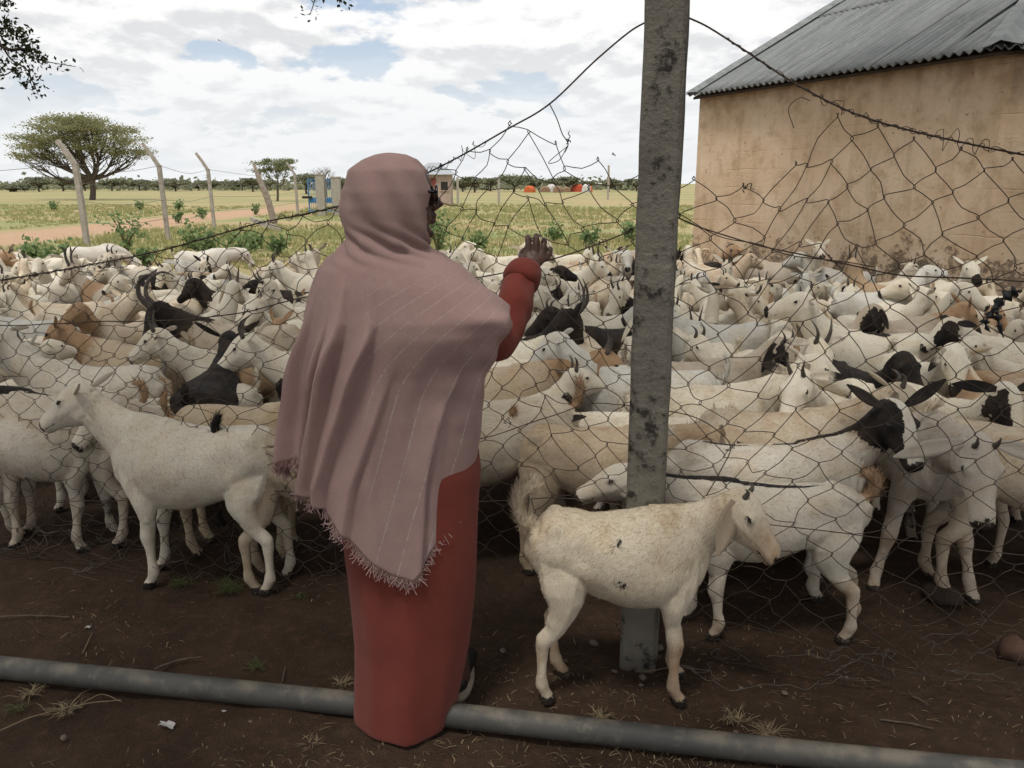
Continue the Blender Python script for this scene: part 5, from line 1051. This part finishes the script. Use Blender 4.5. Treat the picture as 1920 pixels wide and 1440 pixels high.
goat(215, 535, 170, 'brownpatch blackhead0 darkears', (.58, .5, .4), 'brown-marked goat with swept horns at the far left', sc=1.0, neck_p=55, head_p=-35, horn=(.16, 'back'))
goat(378, 470, 20, 'darktail darkears', (.74, .70, .63), 'white goat standing tall at the back under the sloping wire', sc=1.05, neck_p=15, head_p=-50, tail='up')
goat(60, 600, 190, 'darkears darkmuzzle', GR, 'grey white goat with dark ears facing left, left edge', sc=1.0, neck_p=35, horn=h1)
goat(150, 578, 5, 'tantail tanback', CR, 'cream goat showing its tan-tipped tail at the far left', sc=1.0, neck_p=30, tail='up')
goat(330, 560, 90, 'darktail tanback', CR, 'cream goat seen from behind with dark hanging tail', sc=1.0, neck_p=40, tail='down')
goat(600, 520, 178, 'darkears', WH, 'white goat with dark ears by the woman, far left group', sc=1.0, neck_p=48, horn=h2)
goat(530, 500, 10, 'darkears tanback', (.66, .58, .47), 'pale goat with black ear tips at the back left of the woman', sc=1.0, neck_p=46, head_y=120)
goat(240, 605, 250, 'brownhead', (.6, .5, .38), 'brown-faced goat looking out between the white backs on the left', sc=.95, neck_p=45)
# -- between the woman and the post
goat(925, 752, 196, 'tantail dirty', (.62, .55, .44), 'dusty white goat with raised tail right of the red dress', sc=1.04, fix=True, neck_p=30, tail='up', feet=(0, .04, .06, -.05))
goat(1118, 800, -8, 'tantail dirty tanback', (.58, .47, .34), 'tan goat with upright brush tail just left of the post', sc=.93, fix=True, neck_p=15, tail='up')
goat(915, 690, 4, 'brownhead tanback', (.62, .51, .37), 'tan horned goat facing right beside the woman', sc=1.06, neck_p=26, head_p=-34, horn=h1, ear='droop', ear_len=.12, fix=True)
goat(1215, 715, 176, 'stripe0', GR, 'pale goat meeting the tan one head to head left of the post', sc=1.05, neck_p=34, head_p=-40, neck_y=-12)
goat(1262, 790, 183, 'eyepatch darkmuzzle', WH, 'goat with black-striped white face peering out left of the post', sc=.88, neck_p=18, head_p=-12)
goat(1135, 592, 182, 'darkears', WH, 'white goat with lifted head facing left below her hand', sc=1.05, neck_p=40, head_p=-18, ear='back')
goat(950, 640, 8, 'blackhead blaze mane', WH, 'black and white horned goat with bowed head by the sleeve', sc=1.05, neck_p=40, head_p=-62, horn=(.15, 'back'))
goat(1185, 645, 262, 'palehead', WH, 'white-faced goat staring at the viewer at the left edge of the post', sc=1.0, neck_p=62, head_p=-40, neck_len=.33)
goat(1150, 608, 205, 'allblack', BK, 'black goat between two white ones left of the post', sc=1.0, neck_p=35, horn=h3)
goat(1120, 645, 92, 'darktail', CR, 'cream goat seen from behind with black tail stripe', sc=1.03, neck_p=15, tail='down')
goat(1040, 520, -5, 'blackhead0 patch darkmuzzle', WH, 'white goat with black-patched face right of her cuff', sc=1.0, neck_p=40, head_p=-35, horn=h3)
goat(1090, 500, -20, 'darkears tanback', CR, 'cream goat with spread ears in front of the black-headed sheep', sc=.97, neck_p=58, head_y=-70)
for k, (px, py, yw, lab) in enumerate([(1108, 490, 12, 'leftmost black-headed sheep below the knotted wire'), (1142, 505, -25, 'middle black-headed sheep, nearest of the three'), (1168, 474, 12, 'black-headed sheep touching the post edge')]): goat(px, py, yw, 'sheephead', (.62, .46, .31), lab, sc=.95, neck_p=40, head_p=-30, ear='droop', ear_len=.10, thick=1.12, name='sheep', cat='sheep', group='black-headed sheep', tail='down')
for k, (px, py, yw, ct, lab) in enumerate([(885, 492, 265, 'stripe0', 'white goat facing the viewer at the far back by the shawl'), (935, 480, 200, 'palehead', 'white goat with raised head behind her sleeve'), (905, 520, 255, 'darkears', 'white goat with dark ear tips in front of the far group'), (965, 500, 170, 'stripe0', 'white goat with head high right behind her forearm'), (1055, 478, 180, 'palehead', 'white goat with stretched ears right of her hand'), (930, 545, 8, 'tanback', 'pale-backed goat between the shawl and the sleeve'), (985, 600, 185, 'stripe0', 'white goat just under the red sleeve')]):
    goat(px, py, yw, ct, WH, lab, sc=1.0, neck_p=55)
# -- right of the post
b0 = at_z(1440, 830, .612); goat(0, 0, 1, 'stripe tanback blackhead blaze', (.80, .75, .65), 'large white goat with black blazed head turned to the viewer', sc=.92, xs=1.12, fix=True, feet_at=(float(b0[0]), float(b0[1]), 0), neck_p=58, head_p=-46, head_y=-62, neck_y=-16, horn=None, ear='high', ear_len=.17, tail='curl', feet=(.02, -.03, .02, -.04), hs=1.2)
b0 = at_z(1445, 905, .56); goat(0, 0, 177, 'stripe tantail tanleg', (.80, .74, .63), 'white goat with curled tan tail facing left behind the young goat', sc=.84, xs=1.06, fix=True, tail_w=1.4, feet_at=(float(b0[0]), float(b0[1]), 0), neck_p=24, head_p=-25, tail='curl', feet=(-.04, .06, -.04, -.12))
b0 = at_z(1785, 1115); goat(0, 0, 262, 'kneemark tanleg', (.62, .56, .48), 'pale goat with wide-set legs and lowered head facing the viewer', sc=1.06, fix=True, feet_at=(float(b0[0])-.10, float(b0[1])+.22, 0), neck_p=20, head_p=-58, ear='fwd', ear_len=.20, feet=(.03, -.02, 0, 0), fy=(.10, -.08, .05, -.05), horn=(.03, 'up'))
goat(1800, 752, 268, 'brownhead0 tanback', (.60, .50, .39), 'cream goat with roman nose and long drooping ears facing the viewer', sc=1.05, neck_p=40, head_p=-66, ear='droop', ear_len=.20)
goat(1640, 725, 275, 'eyepatch', WH, 'white-faced goat with black eye patches facing the viewer', sc=.98, neck_p=48, head_p=-52, ear='out', ear_len=.17)
goat(1590, 740, 228, 'palehead darkears', WH, 'white goat with downcast face left of the eye-patched one', sc=1.0, neck_p=36, head_p=-48, ear='out', horn=h1)
goat(1335, 782, -3, 'brownhead0 tanback', (.62, .54, .42), 'cream goat in profile facing right, nearest right of the post', sc=1.0, neck_p=26, head_p=-26, ear='back', horn=h3)
goat(1400, 752, -6, 'tanback spots', WH, 'white goat in profile facing right behind the cream one', sc=1.02, neck_p=30, head_p=-24, ear='back')
goat(1330, 700, -22, 'eyepatch brownpatch', (.60, .52, .42), 'pale goat with brown and black striped face turned to the viewer', sc=1.02, neck_p=36, head_p=-50, head_y=-40, ear='droop', horn=h3)
goat(1355, 610, 183, 'darkears', GR, 'bluish white goat with high neck facing left, right of the post', sc=1.06, neck_p=52, head_p=-26)
goat(1610, 628, 172, 'spots darktail', WH, 'large white goat with black back spots and black hanging tail', sc=1.08, neck_p=45, head_p=-10, tail='down', ear='high')
goat(1478, 690, 282, 'darkears', WH, 'white goat facing the viewer with small dark ears and horns', sc=1.02, neck_p=45, head_p=-45, horn=h2)
goat(1500, 640, 78, 'spots tantail', WH, 'white goat seen from behind with grey spotted back', sc=1.04, neck_p=20, tail='up')
goat(1590, 690, 280, 'allblack', BK, 'solid black goat right of the post among white ones', sc=.92, neck_p=40, ear='droop', ear_len=.11)
goat(1545, 500, 262, 'patch blackhead0', WH, 'white goat with tall upright neck and black markings by the wall', sc=1.0, neck_p=72, head_p=-20, neck_len=.36)
goat(1455, 492, 180, 'brownhead mane', (.66, .58, .48), 'white goat with dark brown face facing left against the wall', sc=1.08, neck_p=48, head_p=-18)
goat(1650, 548, 8, 'stripe0', GR, 'grey white goat stretching its neck right below the wall', sc=1.05, neck_p=40, head_p=0)
goat(1810, 552, 170, 'patch darktail', WH, 'white goat with black-patched rump near the right edge', sc=1.05, neck_p=20)
goat(1685, 600, 4, 'brownhead darkmuzzle', (.56, .48, .38), 'goat with dark brown drooping face pointing right', sc=1.0, neck_p=24, head_p=-50)
goat(1640, 590, 12, 'darkears', WH, 'white goat with grey face resting on a neighbour, mid right', sc=.95, neck_p=38)
goat(1745, 680, 265, 'darkmuzzle darkears', WH, 'white goat with dark nose facing the viewer, right side', sc=1.0, neck_p=52, head_p=-55)
goat(1850, 690, 5, 'brownpatch tanback', TN, 'reddish tan goat back near the right edge', sc=.98, neck_p=25)
goat(1760, 640, 200, 'blackhead0 eyepatch', (.56, .47, .37), 'goat with dark face and level ears, mid right', sc=1.0, neck_p=45)
goat(1905, 640, 185, 'eyepatch', WH, 'white goat with one black eye patch cut by the right edge', sc=1.04, neck_p=30)
goat(1870, 745, 10, 'stripe0 dirty', (.42, .41, .38), 'grey dusty goat back by the right edge', sc=.98, neck_p=10)
goat(1960, 800, 340, 'tanback dirty', CR, 'cream goat at the right edge, first behind the netting', sc=1.04, fix=True, neck_p=10, head_p=-40)
goat(1720, 745, 88, 'brownpatch', CR, 'cream goat seen from behind with brown rump stain', sc=1.0, neck_p=25, tail='up')
goat(1300, 500, 88, 'tanback', WH, 'white goat seen from behind close right of the post, far row', sc=1.0, neck_p=60, tail='down')
goat(1335, 505, 10, 'darkears tanback', (.62, .5, .37), 'pale goat facing right by the left end of the wall', sc=1.0, neck_p=38)
goat(1900, 520, 268, 'darkmuzzle', WH, 'white goat with raised face cut by the right edge near the wall', sc=1.02, neck_p=68)
goat(1710, 500, 150, 'palehead', GR, 'pale goat pressed to the foot of the wall with ears spread', sc=1.0, neck_p=50, ear='out')

# ---- keep bodies apart, then fill the gaps between the ones singled out above
def axis_pts(s):
    c, n_ = np.array(s['loc'][:2]), np.array([math.cos(s['yaw']), math.sin(s['yaw'])]); k = s['scale']; return c-n_*.27*k, c+n_*.25*k
def seg_d(p, q):
    t_ = np.linspace(0, 1, 7)[:, None]; A_ = p[0]+(p[1]-p[0])*t_; B_ = q[0]+(q[1]-q[0])*t_; d_ = A_[:, None]-B_[None]; L_ = np.hypot(d_[..., 0], d_[..., 1]); i = np.unravel_index(L_.argmin(), L_.shape); return L_[i], d_[i]
def relax(n_it, gap):
    for _ in range(n_it):
        moved = 0; ax = [axis_pts(s) for s in specs]
        for i in range(len(specs)):
            for j in range(i):
                a_, b_ = specs[i], specs[j]
                if abs(a_['loc'][0]-b_['loc'][0])+abs(a_['loc'][1]-b_['loc'][1]) > 1.4: continue
                d_, v_ = seg_d(ax[i], ax[j]); need = gap*(a_['scale']+b_['scale'])/2
                if d_ < need:
                    u_ = v_/max(d_, 1e-3) if d_ > 1e-3 else np.array([0, 1.]); mv = u_*(need-d_)*.5; wa, wb = (0, 2) if a_['fix'] and not b_['fix'] else (2, 0) if b_['fix'] and not a_['fix'] else (0, 0) if a_['fix'] else (1, 1)
                    a_['loc'] = (a_['loc'][0]+mv[0]*wa*.5, a_['loc'][1]+mv[1]*wa*.5, 0); b_['loc'] = (b_['loc'][0]-mv[0]*wb*.5, b_['loc'][1]-mv[1]*wb*.5, 0); moved += 1
        if not moved: break
def clear_of_walls(x, y):
    p = np.array([x, y]); inwall = (p-EA) @ np.array([UD[0], UD[1]]) > -.10 and (p-EA) @ ED > -.5
    return y > float(fence_y(x))+.22 and not inwall
relax(40, .235)
for s in specs:
    if s['fix']: continue
    x, y = s['loc'][:2]; mn = float(fence_y(x))+.30
    if y < mn: s['loc'] = (x, mn, 0)
    for _ in range(40):
        p = np.array(s['loc'][:2])
        if (p-EA) @ UD > -.32 and (p-EA) @ ED > -.5: s['loc'] = (float(p[0]-UD[0]*.03), float(p[1]-UD[1]*.03), 0)
gf = np.random.default_rng(77); added = 0; FILL = []
COATS = [('darkears', WH, 'white goat with dark ears', 7), ('palehead', WH, 'plain white goat', 6), ('tanback tantail', CR, 'cream goat with tan back', 3), ('brownhead', (.62, .54, .42), 'pale goat with brown head', 1), ('spots darkears', WH, 'white goat with black spots', 3), ('blackhead', WH, 'white goat with black head', 1.2), ('stripe darktail', (.64, .58, .48), 'pale goat with black back line', 2), ('tanback dirty', TN, 'tan goat', .5), ('brownpatch', WH, 'white goat with brown patches', 1.5), ('eyepatch', WH, 'white goat with black eye patches', 1.2), ('stripe0', GR, 'grey white goat', 2.5), ('allblack', BK, 'black goat', .6)]
cw = np.array([c[3] for c in COATS]); cw = cw/cw.sum()
def zone_of(px): return 'left of the woman' if px < 690 else 'between woman and post' if px < 1230 else 'right of the post'
def side_of(yaw): a_ = math.degrees(yaw) % 360; return 'facing right' if a_ < 50 or a_ > 310 else 'seen from behind' if a_ < 130 else 'facing left' if a_ < 230 else 'facing the viewer'
for t_ in range(20000):
    Y = 2.9+7.2*gf.random()**.8; X = gf.uniform(-.68, .68)*(Y*.97+.3)
    yaw = gf.choice([0, 180, 270, 270, 90, 270, 220, 250, 300, 320, 110, 200])+gf.normal()*22; sc_ = gf.uniform(.80, 1.02); s_ = dict(loc=(X, Y, 0), yaw=R(yaw), scale=sc_); ax = axis_pts(s_)
    if not all(clear_of_walls(*q_) for q_ in ax): continue
    lim = 9.6 + .9*math.sin(X*.9+.6)
    if Y > lim: continue
    px, py = proj((X, Y, .5))
    if 560 < px < 880 and Y < 9: 
        hx0, hx1 = 620, 850
        if hx0 < px < hx1: continue
    if any(abs(q_['loc'][0]-X)+abs(q_['loc'][1]-Y) < 1.5 and seg_d(ax, axis_pts(q_))[0] < .21 for q_ in specs): continue
    c_ = COATS[gf.choice(len(COATS), p=cw)]; ent = gf.random()
    goat(0, 0, yaw, c_[0], c_[1], None, sc=sc_, feet_at=(float(X), float(Y), 0.0), horn=None if ent < .45 else (gf.uniform(.04, .11), gf.choice(['up', 'back'])), neck_y=gf.normal()*22, head_y=gf.normal()*26, neck_p=float(gf.uniform(40, 74)), head_p=float(gf.uniform(-60, -12)), neck_len=float(gf.uniform(.27, .34)), xs=.88)
    specs[-1]['fill'] = (c_[2], px); added += 1
    if added > 175: break
# labels for the ones filled in: coat, pose, zone and row, with a place in line where that leaves several alike
from collections import defaultdict
grp = defaultdict(list)
for s in specs:
    if s['label'] is None:
        d = s['loc'][1]; row = 'front rows' if d < 4.4 else 'middle rows' if d < 6.6 else 'back rows'
        grp[(s['fill'][0], side_of(s['yaw']), row, zone_of(s['fill'][1]))].append(s)
ORD = ['leftmost', 'second', 'third', 'fourth', 'fifth', 'sixth', 'seventh', 'eighth']
for k, L_ in grp.items():
    base = f'{k[0]} {k[1]}, {k[2]} {k[3]}'.replace(' goat with ', ' goat, ') if len(L_) > 1 else f'{k[0]} {k[1]}, {k[2]} {k[3]}'
    L_.sort(key=lambda s: s['fill'][1])
    for i, s in enumerate(L_): s['label'] = base if len(L_) == 1 else f'{base}, {ORD[i] if i < 8 else "last"}' + ('' if i == 0 else ' from left')
for s in specs:
    w = s['label'].split()
    if len(w) > 16: s['label'] = s['label'].replace(' between woman and post', ' near the post').replace(' from left', '').replace(' left of the woman', ' far left').replace(' seen from behind', ' rear view')
print('goats', len(specs), 'fill', added)
build_goats(specs); print('goat triangles', TRI[0])
# ------------------------------------------------------------------ small things on the ground
gs = np.random.default_rng(123)
M_STONE = simple('pebble', (.17, .135, .11), (.10, .075, .06), 18, .9, .5, 60, .004); M_ROCK = simple('red_rock', (.12, .068, .048), (.075, .042, .03), 8, .95, .8, 40, .01)
M_STRAW = leaf_mat('straw', (.13, .098, .060), (.34, .265, .16), .1); M_TWIG = simple('dead_twig', (.085, .062, .045), (.14, .11, .085), 30, .95); M_PAPER = simple('scrap', (.55, .52, .50), None, 20, .9)
def stone(px, py, wpx, label, m=M_STONE, tall=.55, seed=0):
    b_ = at_z(px, py); dep = b_[1]*CP+CAMH*SP; r = wpx/FPX*dep/2; v, f = ball((0, 0, 0), (r, r*.8, r*tall), 12, 9); v = v*(1+.22*wave(700+seed, 2.0/r)(v)[:, None]+.10*wave(750+seed, 5/r)(v)[:, None]); o = obj('stone', v, f, m); o.location = (b_[0], b_[1], r*tall*.55); o.rotation_euler = (0, 0, seed*1.3); tag(o, label, 'stone', 'stones on the bare ground')
for i, (px, py, w_, lb) in enumerate([(1190, 1252, 18, 'small pale stone at the foot of the concrete post'), (943, 1222, 16, 'pebble left of the young goat hind legs'), (1115, 1208, 18, 'flat pebble under the young goat belly'), (1238, 1218, 18, 'pebble right against the concrete post'), (1204, 1272, 17, 'rounded pebble below the concrete post'), (1202, 1286, 9, 'tiny pebble below the rounded one'), (1472, 1302, 16, 'lone pebble right of the young goat'), (1152, 1260, 10, 'tiny pebble left of the concrete post base'), (1587, 1272, 9, 'tiny pebble under the torn netting edge'), (1060, 1240, 9, 'tiny pebble between the goat legs'), (1390, 1290, 8, 'speck of stone left of the lone pebble'), (120, 1385, 14, 'pebble near the bottom left corner'), (470, 1355, 12, 'pebble below the pipe'), (590, 1390, 10, 'tiny pebble left of the dress hem'), (1380, 1375, 10, 'tiny pebble just behind the pipe')]): stone(px, py, w_, lb, seed=i)
stone(1762, 1120, 70, 'round dark boulder between the legs of the wide-set goat', simple('dark_rock', (.055, .036, .028), (.035, .024, .02), 9, .95, .9, 40, .01), .45, 31); stone(1895, 1232, 72, 'broken red rock leaning under the netting at the right', M_ROCK, .8, 37)
# straw, twigs and dead grass littering the soil
V, F, n0 = [], [], 0
def blade(c, a, L_, w, lift, bend):
    global n0
    d = np.array([math.cos(a), math.sin(a), 0]); s = np.array([-d[1], d[0], 0]); m_ = c+d*L_*.5+s*bend*L_+[0, 0, lift]; e = c+d*L_+s*bend*L_*1.6+[0, 0, lift*gs.uniform(.1, 1.4)]
    V.extend([c-s*w, c+s*w, m_+s*w, m_-s*w, e]); F.extend([(n0, n0+1, n0+2, n0+3), (n0+3, n0+2, n0+4)]); n0 += 5
patchy = wave(402, 7.5)
for i in range(3600):
    px, py = gs.uniform(-60, 1980), 1440-430*gs.random()**1.3
    if py < 1060: continue
    c = at_z(px, py, .002)
    if patchy(c[None])[0] < gs.normal()*.5: continue
    c[2] = float(ground_z(c[:1], c[1:2])[0])+.002; blade(c, gs.uniform(0, 6.28), gs.uniform(.006, .05)*gs.random()**.6, gs.uniform(.0005, .0016), gs.uniform(.001, .008), gs.normal()*.15)
V_ = np.array(V); o = obj('straw_litter', V_, F, M_STRAW, None, False); tag(o, 'fine bits of straw and dead grass strewn over the soil', 'straw', kind='stuff')
def tuft(px, py, size, n, label, flat=.5, m=M_STRAW):
    global V, F, n0
    V, F, n0 = [], [], 0; b_ = at_z(px, py)
    for i in range(n):
        a = gs.uniform(0, 6.28); c = np.array([gs.normal()*size*.2, gs.normal()*size*.14, .0]); L_ = size*gs.uniform(.5, 1.1); s = np.array([-math.sin(a), math.cos(a), 0])*.0011; d = np.array([math.cos(a)*flat, math.sin(a)*flat, gs.uniform(.15, 1)*(1-flat*.6)]); mid = c+d*L_*.55; e = c+d*L_*[1.15, 1.15, .8]+[0, 0, -.1*L_]; e[2] = max(e[2], .004)
        V.extend([c-s, c+s, mid+s, mid-s, e]); F.extend([(n0, n0+1, n0+2, n0+3), (n0+3, n0+2, n0+4)]); n0 += 5
    o = obj('dry_grass_tuft', np.array(V), F, m, None, False); o.location = (b_[0], b_[1], 0); tag(o, label, 'grass tuft', 'dry grass tufts on the soil')
M_GREENB = leaf_mat('green_blade', (.06, .075, .028), (.11, .12, .05), .1)
for a in [(1378, 1352, .075, 70, 'dry straw tuft behind the pipe right of the young goat', .6), (1440, 1375, .07, 60, 'flattened straw wisp trailing along the pipe', .95), (1125, 1345, .055, 45, 'small dry tuft behind the pipe below the goat', .8), (120, 1335, .085, 55, 'yellow straw tuft below the pipe at the left', .7), (585, 1395, .055, 40, 'straw tuft left of the dress hem', .7), (640, 1282, .06, 40, 'dry tuft behind the pipe beside the dress', .8), (60, 1300, .07, 45, 'grass wisp under the pipe at the far left', .8)]: tuft(*a)
for a in [(430, 1105, .10, 120, 'low green weed at the foot of the netting', .7), (340, 1095, .08, 80, 'small green weed left of the larger one', .7), (480, 1250, .06, 50, 'green sprig behind the pipe', .7), (560, 1120, .05, 30, 'tiny green sprig near the fence', .7), (30, 1330, .05, 30, 'green sprig at the left edge by the pipe', .8)]: tuft(*a, m=M_GREENB)
for pts, r, lb in (([(-20, 1158), (60, 1155), (130, 1157)], .004, 'dark stick lying at the left edge'), ([(290, 1256), (330, 1240), (380, 1232)], .0055, 'forked grey stick behind the pipe'), ([(0, 1370), (60, 1345), (150, 1322), (228, 1312)], .0022, 'long pale straw stalk below the pipe'), ([(150, 1322), (190, 1302), (228, 1316)], .0018, 'bent straw stalk end below the pipe'), ([(1708, 1305), (1725, 1312), (1740, 1322)], .003, 'pale splinter of wood right of the pebble'), ([(1650, 1350), (1700, 1356), (1750, 1366)], .003, 'thin twig on the soil at the right'), ([(155, 1226), (165, 1205), (172, 1188)], .002, 'upright thin twig near the left edge'), ([(1210, 1240+20), (1260, 1252), (1300, 1254)], .002, 'thin twig right of the post base'), ([(530, 1280), (533, 1262), (536, 1250)], .003, 'short stub of stick behind the pipe')):
    P_ = spline([at_z(a_, b_, .006) for a_, b_ in pts], 5); P_[:, 2] += .003*np.abs(wave(5, 60)(P_)); c = P_[0].copy(); o = obj('stick', *[(v-c, f) for v, f in [tube(P_, np.linspace(r, r*.6, len(P_)), 6)]][0], M_TWIG if r > .0025 else M_STRAW, None); o.location = tuple(c); tag(o, lb, 'stick', 'sticks and stalks on the soil')
for px, py, s_, lb in ((312, 1362, .045, 'crumpled whitish scrap on the soil below the pipe'), (165, 1178, .016, 'small white scrap near the dark stick'), (420, 1335, .012, 'tiny white scrap beside the pipe')):
    b_ = at_z(px, py); nn = 7; q_ = np.linspace(-.5, .5, nn); X_, Y_ = np.meshgrid(q_, q_); P_ = np.stack([X_.ravel(), Y_.ravel()*.7, 0*X_.ravel()], 1); P_[:, 2] = .12+.16*wave(int(px), 9)(P_); P_[:, :2] += np.stack([wave(int(px)+1, 8)(P_), wave(int(px)+2, 8)(P_)], 1)*.10
    P_ = P_*s_*[1, 1, .8]; P_[:, 2] -= P_[:, 2].min(); F_ = [(j*nn+i, j*nn+i+1, (j+1)*nn+i+1, (j+1)*nn+i) for j in range(nn-1) for i in range(nn-1)]; o = obj('scrap', P_, F_, M_PAPER, None, False); o.location = (b_[0], b_[1], .002); o.modifiers.new('t', 'SOLIDIFY').thickness = .0008; tag(o, lb, 'litter', 'scraps on the soil')
# a torn strip of black plastic snagged on the netting at the right
P0 = on_fence(1868, 560, -.012); st_ = []
for k, (pts, w_) in enumerate((([(1905, 545), (1880, 560), (1860, 585), (1842, 606)], .016), ([(1868, 580), (1872, 605), (1880, 632)], .009), ([(1850, 595), (1848, 610), (1855, 622)], .007))):
    c = spline([on_fence(a_, b_, -.012) for a_, b_ in pts], 6); n_ = len(c); d_ = np.gradient(c, axis=0); sd = np.cross(d_, [0, 1, 0]); sd /= np.linalg.norm(sd, axis=1)[:, None]; ww = w_*(1+.5*np.sin(np.arange(n_)*1.9+k))*np.linspace(1, .35, n_); yy = np.stack([0*ww, .008*np.sin(np.arange(n_)*1.3), 0*ww], 1)
    L_, R_ = c+sd*ww[:, None]+yy, c-sd*ww[:, None]-yy; V_ = np.concatenate([L_, c+[0, -.006, 0], R_]); st_.append((V_, [(i, i+1, n_+i+1, n_+i) for i in range(n_-1)]+[(n_+i, n_+i+1, 2*n_+i+1, 2*n_+i) for i in range(n_-1)]))
v, f = joinvf(st_); M_PL, _n, _b = mat('black_plastic'); _b.inputs['Base Color'].default_value = (.012, .012, .015, 1); _b.inputs['Roughness'].default_value = .35
o = obj('plastic_strip', v-P0, f, M_PL, None, True); o.location = tuple(P0); o.modifiers.new('t', 'SOLIDIFY').thickness = .001; tag(o, 'torn black plastic strip snagged on the netting at the right', 'plastic')
